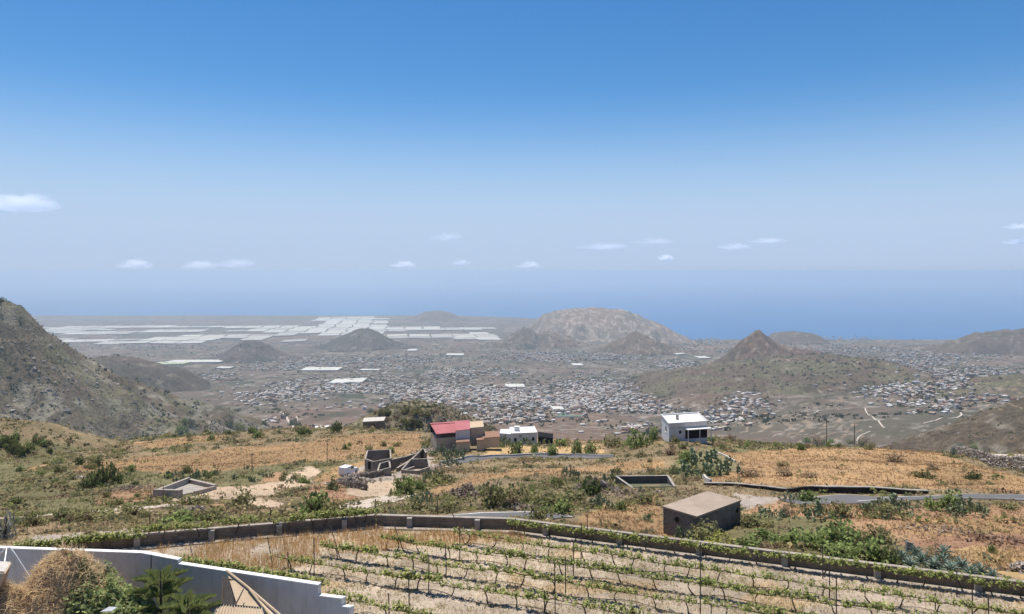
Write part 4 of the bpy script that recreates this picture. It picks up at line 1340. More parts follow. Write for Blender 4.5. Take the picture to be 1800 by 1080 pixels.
rubble("rubble_heap", 772, 826, 30, 12, 120, "pale stone heap below the cactus of the red-roofed house", (.56, .5, .44), (.3, .26, .22), 25)
rubble("rock_outcrop", 820, 872, 50, 22, 140, "dark rocks around the olive bush left of centre slope", (.34, .29, .25), (.12, .10, .09), 26, .4)
rubble("rock_outcrop", 895, 893, 60, 10, 130, "flat grey rocks below the olive bush", (.36, .31, .26), (.14, .12, .10), 27, .3)
rubble("rock_outcrop", 1045, 862, 40, 22, 60, "dark rock boulder beside the sunken water tank", (.30, .27, .25), (.10, .09, .09), 28, .6)
rubble("rock_outcrop", 1100, 868, 110, 8, 160, "loose stones below the sunken water tank", (.36, .31, .26), (.16, .14, .12), 29, .28)
rubble("rock_outcrop", 345, 902, 40, 12, 70, "grey rock heap on the left slope beside bare earth", (.42, .39, .37), (.18, .16, .15), 30, .3)
rubble("rock_outcrop", 140, 842, 24, 6, 30, "white rocks left of the dark round bush", (.7, .66, .6), (.3, .27, .24), 31, .3)
rubble("rock_outcrop", 1745, 950, 70, 8, 90, "flat rocks in the red earth at right", (.40, .29, .22), (.16, .10, .07), 32, .25)
rubble("rock_outcrop", 1640, 932, 80, 6, 90, "low stones across the brown field at right", (.40, .33, .27), (.2, .15, .12), 33, .2)
rubble("rock_outcrop", 1795, 1005, 26, 20, 90, "grey stone heap at the right edge by the wall", (.42, .38, .36), (.2, .18, .17), 34, .2)
rubble("rock_outcrop", 225, 862, 60, 8, 110, "scattered stones on the scrub right of the dark round bush", (.36, .31, .26), (.15, .13, .11), 35, .3)

# standing stone slab
p = G(1597, 968)
o = MB().prism([(-.3, -.1), (.3, -.05), (.26, .12), (-.25, .1)], -.2, [.62, .5, .5, .66]).build("stone_slab", mat_plain("grey_slab", (.30, .28, .25), (.2, .185, .165), 4.0, .95, .1, .4, .02))
o.location = tuple(p); o.rotation_euler = (0, .12, .3); tag(o, "upright grey stone slab in the scrub above the agave row", "stone")

# sunken tank, left tank, plot wall, retaining wall, stone wall
def tank(name, pts, zb, hs, label, th=.35, mat='concrete', floor=None):
    e = empty(name, (*pts[0], zb)); q = rel(pts, pts[0]); n = len(q)
    for i, h in enumerate(hs):
        if h is None:
            continue
        MB().strip([q[i], q[(i + 1) % n]], h, -1.5, th).build("wall", M[mat], e)
        MB().strip([q[i], q[(i + 1) % n]], h + .08, h + .002, th + .05).build("rim", M['concrete_lt'], e)
    MB().prism(inset(q, .97), -1.6, floor if floor is not None else -.1).build("floor", M['greenfloor'], e)
    tag(e, label, "water tank")
M['greenfloor'] = mat_plain("algae_floor", (.13, .135, .085), (.09, .09, .06), 1.0, .9, .1)
M['darkconc'] = mat_plain("dark_tank_wall", (.125, .115, .11), (.08, .072, .068), 1.0, .9, .15, .2, .02)
def sunk_tank():
    pts = [G(1112, 858)[:2], G(1186, 857)[:2], G(1174, 851)[:2], G(1083, 851)[:2]]
    e = empty("sunken_tank", (*pts[0], 0)); q = rel(pts, pts[0]); zz = [gz(*p) for p in pts]
    hs = [.0, .1, 1.15, 1.1]
    for i in range(1, 4):
        j = (i + 1) % 4
        MB().strip([q[i], q[j]], [zz[i] + hs[i], zz[j] + hs[j]], [zz[i] - 1, zz[j] - 1], .3).build("wall", M['darkconc'], e)
        MB().strip([q[i], q[j]], [zz[i] + hs[i] + .05, zz[j] + hs[j] + .05], [zz[i] + hs[i] + .002, zz[j] + hs[j] + .002], .32).build("rim", M['concrete'], e)
    MB().prism(inset(q, .96), [z - 1 for z in zz], [z + .08 for z in zz]).build("floor", M['greenfloor'], e)
    tag(e, "sunken open water tank with dark walls in the centre slope", "water tank")
sunk_tank()
def slope_tank(name, pts, label):
    e = empty(name, (*pts[0], 0)); q = rel(pts, pts[0]); zz = [gz(*p) for p in pts]; n = len(q)
    for i in range(n):
        j = (i + 1) % n
        h = (.9, .35, .55, .75)[i]
        MB().strip([q[i], q[j]], [zz[i] + h, zz[j] + h], [zz[i] - 1, zz[j] - 1], .45).build("wall", M['concrete'], e)
        MB().strip([q[i], q[j]], [zz[i] + h + .09, zz[j] + h + .09], [zz[i] + h + .002, zz[j] + h + .002], .52).build("rim", M['coping'], e)
    iq = inset(q, .95)
    MB().prism(iq, [z - 1.2 for z in zz], [z + .12 for z in zz]).build("floor", M['concrete'], e)
    tag(e, label, "water tank")
slope_tank("concrete_tank", [G(272, 874)[:2], G(318, 876)[:2], G(378, 860)[:2], G(332, 849)[:2]], "old angular concrete water tank on the left slope")
def stone_line(name, pts, h, label, seed, s=.25, th=.6, cA=(.42, .37, .32), cB=(.13, .11, .095), dens=16):
    L = sample_line(pts, .5)
    z = ground_h(L[:, 0].copy(), L[:, 1].copy())
    e = empty(name, (L[0][0], L[0][1], z[0])); o_ = np.array([L[0][0], L[0][1]])
    hh = h if not np.isscalar(h) else [h] * 2
    H_ = np.interp(np.linspace(0, 1, len(L)), np.linspace(0, 1, len(hh)), hh)
    MB().strip(L - o_, list(z - z[0] + H_ - .1), list(z - z[0] - .8), th * .8).build("core", M['drystone'], e)
    r = np.random.default_rng(seed)
    k = r.integers(0, len(L), len(L) * dens)
    t = np.gradient(L, axis=0); t /= np.linalg.norm(t, axis=1)[:, None]; nrm = np.stack([-t[:, 1], t[:, 0]], 1)
    side = r.choice([-1, 1], len(k)) * th * .4; top = r.uniform(0, 1, len(k)) < .35
    pos = np.column_stack([L[k] - o_ + t[k] * r.uniform(-.3, .3, len(k))[:, None] + nrm[k] * np.where(top, r.uniform(-.4, .4, len(k)) * th, side)[:, None],
                           z[k] - z[0] + np.where(top, H_[k] - .05, r.uniform(0, 1, len(k)) * H_[k])])
    V, F, c = pebbles(r, pos, s * r.uniform(.6, 1.3, len(k)), cA, cB)
    so_ = mk("stones", V, F, M['stone'], c, e); so_["kind"] = "stuff"
    tag(e, label, "wall")
stone_line("dry_stone_wall", [XY(1672, 178), XY(1705, 158), XY(1760, 132), XY(1815, 112), XY(1880, 100)], [1.6, 2.0, 2.2, 2.4], "dry stone wall bordering the pale terrace at the right edge", 51, .27)
stone_line("plot_wall", [XY(684, 127), XY(640, 118), XY(602, 110), XY(618, 100), XY(644, 94.5)], [1.0, 1.1, 1.0, .9], "angular stone wall enclosing the bare plot below the van", 52, .2, .5, (.30, .26, .22), (.12, .1, .09), 10)
L_ = sample_line(gline([(1238, 853), (1340, 860), (1440, 867), (1540, 868), (1640, 867)]), .8)
z = ground_h(L_[:, 0].copy(), L_[:, 1].copy()); e = empty("retaining_wall", (0, 0, 0)); tag(e, "long dark retaining wall with a pale top along the golden field", "wall")
hh = np.interp(np.linspace(0, 1, len(L_)), [0, .4, .55, .8, 1], [.25, .45, .75, .7, .3])
MB().strip(L_, list(z + hh), list(z - .6), .4).build("wall", mat_plain("black_basalt_wall", (.055, .048, .043), (.025, .022, .02), 3.0, .95, .08, .8, .06), e)
MB().strip(L_, list(z + hh + .1), list(z + hh + .002), .5).build("coping", M['concrete'], e)
L_ = sample_line(gline([(1262, 797), (1280, 806), (1295, 814)]), .8); z = ground_h(L_[:, 0].copy(), L_[:, 1].copy())
o = MB().strip(L_, list(z + .35), list(z - .4), .3).build("field_kerb", M['concrete_lt']); tag(o, "short pale kerb at the left corner of the golden field", "kerb")
L_ = sample_line(gline([(1236, 842), (1242, 848), (1250, 852)]), .4); z = ground_h(L_[:, 0].copy(), L_[:, 1].copy())
o = MB().strip(L_, list(z + .7), list(z - .4), .3).build("wall_stub", M['concrete_lt']); tag(o, "pale wall stub at the left end of the dark retaining wall", "wall")

# utility poles, lamp and fence posts
def pole(px, pyb, pyt, label, lamp=False, d=None, r0=.09, arms=True):
    p = G(px, pyb) if d is None else np.array([*XY(px, d), gz(*XY(px, d))])
    H_ = (pyb - pyt) / FPX * p[1] if d is None else (zat(pyt, d) - p[2])
    e = empty("utility_pole" if not lamp else "street_lamp", tuple(p)); 
    MB().tube([(0, 0, -.5), (0, 0, H_)], [r0, r0 * .7], 7).build("pole", M['wood'] if not lamp else M['galv'], e)
    if arms:
        MB().box((0, 0, H_ - .35), (.9, .09, .09)).build("crossarm", M['wood'], e)
        for s in (-.38, .38):
            MB().tube([(s, 0, H_ - .3), (s, 0, H_ - .1)], .05, 6).build("insulator", M['galv'], e)
    if lamp:
        MB().tube([(0, 0, H_), (-.8, -.2, H_ + .2)], .05, 5).build("arm", M['galv'], e)
        MB().box((-.9, -.25, H_ + .2), (.7, .3, .15)).build("lamp_head", M['whiteroof'], e)
    tag(e, label, "pole" if not lamp else "street lamp")
pole(575, 811, 773, "dark wooden pole standing in the golden slope left of the block hut")
pole(443, 828, 796, "wooden pole standing at the lower edge of the left golden slope")
pole(1453, 777, 737, "left one of two dark poles on the ridge beyond the golden field", d=190, arms=False, r0=.13)
pole(1502, 780, 745, "right one of two dark poles on the ridge beyond the golden field", d=188, arms=False, r0=.13)
pole(1535, 781, 752, "thin street lamp right of the two ridge poles", True, d=200, arms=False)
for i, (px, pb, pt, lab) in enumerate([(265, 877, 853, "thin fence post left of the angular tank"), (287, 884, 852, "thin fence post in front of the angular tank"), (475, 912, 892, "short fence post on the bare plot at left"),
                      (263, 928, 902, "thin stake beside the left vineyard wall"), (769, 905, 880, "thin stake beside the road behind the vineyard wall"), (692, 838, 812, "thin post on the grey debris by the block hut"),
                      (330, 880, 867, "short post on the pale track left"), (1560, 846, 838, "tiny marker post at the right field edge"), (660, 905, 877, "thin pole rising at the corner of the vineyard wall")]):
    p = G(px, pb); H_ = (pb - pt) / FPX * p[1]
    o = MB().tube([(0, 0, -.3), (.02, 0, H_ * .5), (0, 0, H_)], [.05, .045, .035], 6).build("fence_post", M['wood']); o.location = tuple(p)
    tag(o, lab, "post")
p = G(60, 945); o = MB().tube([(.35, 0, -.2), (.15, 0, .4), (-.25, .1, 1.0)], [.09, .08, .06], 7).build("wooden_stake", M['wood']); o.location = (-24.6, 38.9, gz(-24.6, 38.9)); tag(o, "thick leaning wooden stake behind the white wall at left", "stake")

# ------------------------------------------------------------------ the yard in front: white stepped wall, brush heap, boards
def wallseg(pa, pb, za, zb_, nm, e):
    MB().strip([pa, pb], [za, zb_], -17.4, .22).build("panel", M['white'], e)
    MB().strip([pa, pb], [za + .05, zb_ + .05], [za + .001, zb_ + .001], .27).build("coping", M['whiteroof'], e)
e = empty("white_wall"); tag(e, "white plastered boundary wall stepping down along the vineyard", "wall")
def WP(px, py, d):
    return XY(px, d), zat(py, d)
segs = [((-180, 957, 37.4), (252, 972, 34.9)), ((252, 972, 34.9), (316, 984, 34.3)), ((316, 991, 34.3), (562, 1028, 31.9)), ((562, 1047, 31.9), (604, 1052, 30.7)), ((604, 1066, 30.7), (618, 1068, 30.0)), ((618, 1090, 30.0), (632, 1094, 28.5))]
for a, b in segs:
    pa, za = WP(*a); pb, zb_ = WP(*b)
    wallseg(pa, pb, za, zb_, "", e)
MB().tube([(*XY(266, 34.35), zat(975, 34.35)), (*XY(264, 34.3), zat(1050, 34.3))], .035, 6).build("drain_pipe", M['concrete'], e)

# brush heap
hp = np.array([*XY(118, 31.0), -17.2])
e = empty("brush_heap", tuple(hp)); tag(e, "big heap of dry straw and green cuttings before the white wall", "brush heap")
r = np.random.default_rng(77)
def heap_z(x, y):
    def bump(cx, cy, rx, ry, h, p):
        return h * np.clip(1 - (((x - cx) / rx) ** 2 + ((y - cy) / ry) ** 2) ** (p / 2), 0, 1)
    z = np.maximum(bump(-.1, .4, 3.9, 2.9, 4.9, 1.6), np.maximum(bump(2.0, -.2, 3.0, 2.6, 3.5, 1.5), bump(-2.4, -.7, 3.6, 2.8, 4.0, 1.4)))
    return z + (.7 * fbm(x / 1.1, y / 1.1, 4, 61) + .25 * fbm(x / .35, y / .35, 2, 62)) * np.clip(z, 0, 1)
gx_, gy_ = np.meshgrid(np.linspace(-6.2, 5.0, 70), np.linspace(-3.6, 3.6, 56))
hz_ = heap_z(gx_.ravel(), gy_.ravel())
ii = (np.arange(55)[:, None] * 70 + np.arange(69)[None, :]).ravel()
kk = np.tile(np.array((.30, .20, .12)), (len(hz_), 1)); gm = (gx_.ravel() > .6)
kk[gm] = (.09, .10, .045)
mk("mound", np.stack([gx_.ravel(), gy_.ravel(), hz_ - .06], 1), np.stack([ii, ii + 1, ii + 71, ii + 70], 1), M['stone'], kk, e, True)
n = 20000
sx_ = r.uniform(-6, 4.5, n); sy_ = r.uniform(-3.6, 1.5, n); z_ = heap_z(sx_, sy_)
grn = sstep(-.5, 1.6, sx_ + .9 * fbm(sx_ / 1.1, sy_ / 1.1, 3, 66) * 2.2 - (z_ - 2.2) * .55)
m = (z_ > .05) & (r.uniform(0, 1, n) > grn * .85)
ps = np.column_stack([sx_, sy_, z_])[m]; ns = len(ps)
dv = r.normal(size=(ns, 3)) * np.array([1, 1, .7]); dv[:, 2] -= .05; dv /= np.linalg.norm(dv, axis=1)[:, None]
Ls = r.uniform(.15, .55, ns)[:, None]; wv = np.cross(dv, r.normal(size=(ns, 3))); wv /= np.linalg.norm(wv, axis=1)[:, None]
up_ = np.array([0, 0, 1]) * r.uniform(0, .14, ns)[:, None]
V = np.stack([ps + up_ - wv * .016, ps + up_ + wv * .016, ps + up_ + dv * Ls + np.array([0, 0, .05])], 1).reshape(-1, 3)
k = r.uniform(0, 1, ns)[:, None]; c = (np.array((.84, .66, .41)) * k + np.array((.56, .41, .24)) * (1 - k))
so_ = mk("straw", V, np.arange(ns * 3).reshape(-1, 3), M['straw'], np.repeat(c, 3, 0), e); so_["kind"] = "stuff"
n = 16000
sx_ = r.uniform(-2.5, 4.4, n); sy_ = r.uniform(-3.4, 1.6, n); z_ = heap_z(sx_, sy_)
grn = sstep(-.4, 1.5, sx_ + .9 * fbm(sx_ / 1.1, sy_ / 1.1, 3, 66) * 2.2 - (z_ - 2.2) * .55)
m = (z_ > .05) & (r.uniform(0, 1, n) < grn)
ps = np.column_stack([sx_, sy_, z_ + r.uniform(-.1, .75, n) * vnoise(sx_ * 1.6, sy_ * 1.6, 9)])[m]
V, F, c = leafquads(r, ps, .15, (.20, .24, .09), (.42, .46, .21), .3)
so_ = mk("greenery", V, F, M['leaf'], c, e); so_["kind"] = "stuff"

# young pine with tiered fronds
def pine(px, d, pytop, label):
    x, y = XY(px, d); zt = zat(pytop, d)
    e = empty("young_pine", (x, y, -17.2)); H_ = zt + 17.2
    MB().tube([(0, 0, 0), (.03, 0, H_ * .6), (0, 0, H_)], [.09, .06, .02], 7).build("trunk", M['bark'], e)
    r = np.random.default_rng(int(px))
    cr = MB(); cents = []
    V_ = []; 
    for t in (.55, .72, .87, 1.0):
        nb = 6
        L = 1.9 * (1.12 - t) + .75
        for b in range(nb):
            th = 2 * math.pi * b / nb + t * 9 + r.uniform(-.2, .2)
            dx, dy = math.cos(th), math.sin(th)
            bp = lambda s: np.array([dx * L * s, dy * L * s, H_ * (t - .16) + .55 * L * s - .18 * L * s * s])
            cr.tube([bp(s) for s in np.linspace(0, 1, 7)], [.022, .02, .017, .014, .01, .008, .005], 4)
            for s in np.linspace(.18, 1, 26):
                p_ = bp(s)
                for sd in (-1, 1):
                    w0 = .36 * (1.1 - s) + .10
                    tip = p_ + np.array([-dy, dx, 0]) * sd * w0 * .55 + np.array([dx, dy, 0]) * .14 + np.array([0, 0, w0 * (.75 + .3 * r.uniform())])
                    a_ = np.array([dx, dy, 0]) * .035
                    V_ += [p_ - a_, p_ + a_, tip + a_ * .5, tip - a_ * .5]
    cr.build("branches", M['bark'], e)
    V_ = np.array(V_); nF = len(V_) // 4
    k = r.uniform(0, 1, nF)[:, None]; c = np.array((.12, .145, .05)) * (1 - k) + np.array((.25, .275, .10)) * k
    mk("fronds", V_, np.arange(nF * 4).reshape(-1, 4), M['leaf'], np.repeat(c, 4, 0), e)
    tag(e, label, "pine tree")
pine(282, 31.4, 1003, "young tiered pine with flat green fronds beside the brush heap")
pine(330, 29.8, 1050, "shorter tiered pine with flat fronds right of the taller pine")

# tent-like board shelter with beams, lattice and reed panel
def PP(px, py, d):
    return tuple(P(px, py, d))
e = empty("board_shelter"); tag(e, "tan board lean-to with pale beams against the white wall", "shelter")
def panel4(pts, th=.03):
    pts = [np.array(p, float) for p in pts]
    n = np.cross(pts[1] - pts[0], pts[2] - pts[0]); n /= np.linalg.norm(n); n *= th
    k = len(pts)
    V = [p - n for p in pts] + [p + n for p in pts]
    F = [tuple(range(k))[::-1], tuple(range(k, 2 * k))] + [(i, (i + 1) % k, k + (i + 1) % k, k + i) for i in range(k)]
    return MB().add(V, F)
panel4([PP(400, 1006, 33.0), PP(436, 1034, 31.8), PP(482, 1090, 30.0), PP(418, 1066, 31.0)]).build("side_board", M['board'], e)
panel4([PP(436, 1034, 31.7), PP(452, 1045, 31.4), PP(500, 1090, 30.0), PP(484, 1090, 29.9)]).build("edge_board", mat_plain("pale_board", (.62, .50, .36), (.52, .41, .29), 1.5, .8), e)
MB().tube([PP(398, 1003, 33.0), PP(436, 1033, 31.7), PP(500, 1088, 29.8)], .055, 6).build("beam", M['board'], e)
MB().tube([PP(437, 1034, 31.6), PP(478, 1086, 30.0)], .045, 6).build("beam", M['board'], e)
lt = empty("lattice_fence"); tag(lt, "brown diamond lattice panel leaning at the white wall", "lattice")
A0, A1, B0, B1 = [np.array(PP(*v)) for v in ((391, 1016, 32.6), (415, 1020, 32.4), (390, 1060, 31.9), (415, 1064, 31.7))]
frame = MB()
frame.tube([A0, A1], .025, 5); frame.tube([A1, B1], .025, 5); frame.tube([A0, B0], .02, 5)
frame.build("frame", M['wood'], lt)
for i in range(9):
    for sgn in (0, 1):
        t0 = i / 8
        p_ = A0 + (A1 - A0) * t0; q_ = (B0 + (B1 - B0) * (min(1, t0 + .5) if sgn else max(0, t0 - .5)))
        MB().tube([p_ + np.array([0, -.02 * sgn, 0]), q_ + np.array([0, -.02 * sgn, 0])], .010, 4).build("slat", M['wood'], lt)
rp = empty("reed_panel"); tag(rp, "reed mat in a dark frame lying at the lower picture edge", "mat")
c4 = [np.array(PP(*v)) for v in ((368, 1062, 30.5), (462, 1070, 30.3), (470, 1096, 29.4), (352, 1092, 29.6))]
panel4(c4, .02).build("mat", M['board'], rp)
fr = MB()
for i in (0, 1, 3):
    fr.tube([c4[i], c4[(i + 1) % 4]], .06, 5)
fr.build("frame", mat_plain("dark_frame", (.035, .035, .045), (.02, .02, .026), 3.0, .7), rp)
for k in range(20):
    t = (k + .5) / 20
    MB().tube([c4[0] + (c4[1] - c4[0]) * t + np.array([0, 0, .04]), c4[3] + (c4[2] - c4[3]) * t + np.array([0, 0, .04])], .02, 5).build("reed", mat_plain("reed", (.50, .42, .31), (.38, .31, .22), 6.0, .9) if k == 0 else bpy.data.materials["reed"], rp)
o = MB().tube([PP(428, 1036, 31.2), PP(420, 1052, 30.8), PP(412, 1066, 30.4), PP(400, 1082, 30.0)], [.03, .035, .04, .045], 6).build("bare_branch", M['bark']); tag(o, "dark bare branch leaning over the reed mat", "branch")
bx = empty("board_box"); tag(bx, "beige board box with a sloping top at the left edge", "box")
c4 = [PP(-60, 985, 30.6), PP(19, 989, 30.6), PP(8, 1006, 29.8), PP(-60, 1004, 29.8)]
panel4(c4, .03).build("lid", M['concrete_lt'], bx)
panel4([PP(8, 1008, 29.7), PP(19, 990, 30.5), PP(4, 1040, 30.4), PP(-10, 1052, 29.6)], .03).build("side_board", M['board'], bx)
panel4([PP(-60, 1006, 29.75), PP(7, 1008, 29.7), PP(-10, 1052, 29.6), PP(-60, 1052, 29.6)], .03).build("front_board", M['board'], bx)
o = empty("pipe_frame"); tag(o, "bent white pipe frame at the left edge before the white wall", "frame")
MB().tube([PP(-10, 986, 32.2), PP(2, 972, 32.2), PP(12, 963, 32.2), PP(17, 963, 32.2), PP(25, 973, 32.2), PP(48, 1009, 32.2), PP(80, 1060, 32.2)], .045, 7).build("pipe", M['whiteroof'], o)
MB().tube([PP(12, 963, 32.2), PP(8, 990, 31.4)], .03, 6).build("brace", M['galv'], o)
o = panel4([PP(176, 1076, 29.0), PP(192, 1067, 29.3), PP(206, 1068, 29.2), PP(196, 1075, 28.9)], .01).build("sheet_scrap", M['galv']); tag(o, "small grey metal sheet lying on the brush heap", "sheet")
# ------------------------------------------------------------------ vegetation of the slope
r = np.random.default_rng(501)
def scatter(n, y0, y1, r):
    u = r.uniform(-260, 2060, n); y = np.exp(r.uniform(math.log(y0), math.log(y1), n))
    x = (u - CX) / FPX * y
    z = ground_h(x, y)
    return x, y, z
x, y, z = scatter(170000, 43, 300, r)
c0, dry, scr = cover_near(x, y, z)
# keep tracks and roads clear
clear = np.zeros(len(x), bool)
for L_, w_ in ((mr, 3.6), (lr, 2.6), (ur, 2.9)):
    for k in range(0, len(L_), 2):
        clear |= (np.abs(x - L_[k][0]) < w_ * 1.2) & (np.abs(y - L_[k][1]) < w_)
def inside_any(x, y):
    m = np.zeros(len(x), bool)
    for fp in ([A, D, Cc, B], [XY(1162, 149), XY(1246, 151), XY(1246, 162), XY(1160, 160)], [XY(876, 221), XY(970, 222), XY(970, 232), XY(876, 232)],
               [XY(755, 181), XY(880, 182), XY(880, 196), XY(755, 195)], [XY(640, 129), XY(690, 131), XY(690, 142), XY(640, 140)],
               [G(1110, 860)[:2], G(1188, 859)[:2], G(1178, 849)[:2], G(1080, 849)[:2]], [G(272, 874)[:2], G(318, 876)[:2], G(378, 860)[:2], G(332, 849)[:2]]):
        m |= inpoly(x, y, fp)
    return m
clear |= inside_any(x, y)
keep = (~clear) & (r.uniform(0, 1, len(x)) < dry * (.35 + .65 * sstep(-.3, .3, fbm(x / 2.5, y / 2.5, 3, 301)))) & ~inpoly(x, y, VINE_POLY) & ~inpoly(x, y, YARD_POLY)
x1, y1, z1, cc = x[keep][:42000], y[keep][:42000], z[keep][:42000], c0[keep][:42000]
n = len(x1)
h = .10 + y1 / 900 + .10 * r.uniform(0, 1, n)
per = 4
V, F, _ = blades(r, np.column_stack([x1, y1, z1 - .02]), h, .028 + y1 * .00042, (1, 1, 1), (1, 1, 1), .7, per)
mixk = r.uniform(0, 1, n)[:, None]
tc_ = cc * .95 + (np.array((.46, .33, .18)) * mixk + np.array((.32, .215, .125)) * (1 - mixk)) * .22
tc_ = np.repeat(tc_, per, 0) * (1 + .18 * r.uniform(-1, 1, n * per))[:, None]
stuff(mk("dry_grass", V, F, M['straw'], np.repeat(tc_, 3, 0)), "dry golden and brown grass covering the slope", "grass")

def bush_mass(name, x, y, z, size, n_leaf, leaf, colA, colB, r, flat=.7, label="", cat="shrubs"):
    m = len(x)
    d = r.normal(size=(m, n_leaf, 3)); d /= np.linalg.norm(d, axis=2)[..., None]
    d[..., 2] = np.abs(d[..., 2])
    rad = r.uniform(.45, 1, (m, n_leaf, 1)) ** .6
    lump = 1 + .35 * np.sin(d[..., :1] * 5 + r.uniform(0, 6, (m, 1, 1))) * np.cos(d[..., 1:2] * 4 + r.uniform(0, 6, (m, 1, 1)))
    c = d * rad * lump * size[:, None, None] * np.array([1, 1, flat])
    c += np.stack([x, y, z - .05 * size], 1)[:, None, :]
    ls = np.repeat(leaf * size, n_leaf) * r.uniform(.6, 1.4, m * n_leaf)
    V, F, _ = leafquads(r, c.reshape(-1, 3), ls, (1, 1, 1), (1, 1, 1), .35)
    k = r.uniform(0, 1, (m, 1)); bc = np.array(colA) * (1 - k) + np.array(colB) * k
    if np.ndim(colA) == 2:
        bc = colA
    col = np.repeat(bc, n_leaf, 0) * (1 + .3 * r.uniform(-1, 1, m * n_leaf))[:, None]
    return stuff(mk(name, V, F, M['leaf'], np.repeat(col, 4, 0)), label, cat)

sel = (~clear) & (r.uniform(0, 1, len(x)) < scr * sstep(-.25, .35, fbm(x / 4.5, y / 4.5, 3, 311)) * .75) & ~inpoly(x, y, VINE_POLY) & ~inpoly(x, y, YARD_POLY)
x2, y2, z2 = x[sel][:16000], y[sel][:16000], z[sel][:16000]
n = len(x2)
size = (.16 + .0022 * y2) * r.lognormal(0, .42, n)
tone = fbm(x2 / 14, y2 / 14, 2, 317) + .6 * r.uniform(-1, 1, n)
pal = np.array([(.16, .17, .07), (.23, .225, .09), (.27, .225, .12), (.15, .15, .085), (.34, .275, .14), (.24, .17, .105)])
ix = np.clip(((tone + 1) * 3).astype(int), 0, 5)
colb = pal[ix] * r.uniform(.8, 1.25, (n, 1))
bush_mass("scrub", x2, y2, z2, size, 16, .46, colb, colb, r, .75, "low olive and brown scrub covering the slopes", "scrub")

# ---- single shrubs, cacti, agaves and trees
def shrub_mesh(seed, n, colA, colB, leaf, clumps=9, flat=.8):
    r = np.random.default_rng(seed)
    cs = r.normal(size=(clumps, 3)); cs /= np.linalg.norm(cs, axis=1)[:, None]; cs[:, 2] = np.abs(cs[:, 2]) * .9
    cs *= r.uniform(.25, .72, (clumps, 1))
    rad = r.uniform(.25, .45, clumps)
    k = r.integers(0, clumps, n)
    d = r.normal(size=(n, 3)); d /= np.linalg.norm(d, axis=1)[:, None]
    c = cs[k] + d * rad[k][:, None] * r.uniform(.6, 1.08, (n, 1))
    c[:, 2] = np.abs(c[:, 2]) * flat * 1.15
    c /= np.array([1, 1, 1])
    V, F, col = leafquads(r, c, leaf, colA, colB, .3)
    col *= np.repeat(1 + .35 * (r.uniform(-1, 1, clumps)[k]), 4)[:, None]
    return mk("foliage", V, F, M['leaf'], col, link=False)
def stem_mesh(seed, n=5):
    r = np.random.default_rng(seed); m = MB()
    for i in range(n):
        th = r.uniform(0, 6.28); L = r.uniform(.4, .75)
        m.tube([(0, 0, -.08), (.3 * L * math.cos(th), .3 * L * math.sin(th), .35 * L), (.8 * L * math.cos(th), .8 * L * math.sin(th), .75 * L)], [.05, .035, .012], 5)
    return m.build("stems", M['bark'], link=False)
SH = {
    'olive': [shrub_mesh(s, 420, (.15, .15, .07), (.29, .27, .12), .13) for s in (1, 2, 3)],
    'green': [shrub_mesh(s, 460, (.125, .165, .055), (.27, .315, .115), .14) for s in (4, 5, 6)],
    'dark': [shrub_mesh(s, 520, (.075, .095, .035), (.15, .17, .065), .13) for s in (7, 8)],
    'brown': [shrub_mesh(s, 380, (.22, .16, .10), (.34, .255, .16), .11) for s in (9, 10)],
    'yellow': [shrub_mesh(s, 520, (.26, .27, .07), (.40, .40, .12), .10, 6) for s in (11,)],
    'grey': [shrub_mesh(s, 300, (.22, .23, .19), (.36, .36, .31), .13) for s in (12,)],
}
STEMS = [stem_mesh(s) for s in (1, 2, 3)]
def pad_mesh(seed, n=34, ps=1.0, nb=12):
    r = np.random.default_rng(seed); V = []; F = []; Cl = []
    joints = []
    for _ in range(nb):
        jx, jy = r.uniform(-.75, .75), r.uniform(-.75, .75)
        joints.append((np.array([jx, jy, (.7 * r.uniform(0, 1) * max(0, 1 - (jx * jx + jy * jy) * 1.3)) if nb > 30 else 0.0]), 0))
    while len(V) < n:
        j, lv = joints[r.integers(0, len(joints))]
        if lv > 3:
            continue
        th = r.uniform(0, 6.28); tilt = r.uniform(.05, .75)
        ax = np.array([math.sin(tilt) * math.cos(th), math.sin(tilt) * math.sin(th), math.cos(tilt)])
        w = np.cross(ax, r.normal(size=3)); w /= np.linalg.norm(w); nrm = np.cross(ax, w)
        L = r.uniform(.24, .36) * ps; W = L * .36
        ring = []
        for k in range(8):
            a = 2 * math.pi * k / 8
            ring.append(j + ax * (L / 2 + L / 2 * math.cos(a)) + w * W * math.sin(a) * (1.0 if math.cos(a) < 0 else 1.12))
        cen = j + ax * L * .52
        base = sum(len(v) for v in V)
        V.append(np.array(ring + [cen + nrm * .035 * ps, cen - nrm * .035 * ps]))
        for k in range(8):
            F.append((base + k, base + (k + 1) % 8, base + 8)); F.append((base + (k + 1) % 8, base + k, base + 9))
        cl = np.array((.13, .17, .085)) + (np.array((.30, .33, .20)) - np.array((.13, .17, .085))) * r.uniform()
        Cl += [cl] * 10
        joints.append((j + ax * L * .97, lv + 1))
    return mk("pads", np.concatenate(V), F, M['cactus'], np.array(Cl), link=False)
M['cactus'] = mat_attr("cactus_skin", [6.0], [.15], .7, 12.0, .2, .02)
PADS = [pad_mesh(s, 90) for s in (1, 2, 3)]
PADS_BIG = [pad_mesh(s, 420, .42, 70) for s in (11, 12, 13)]
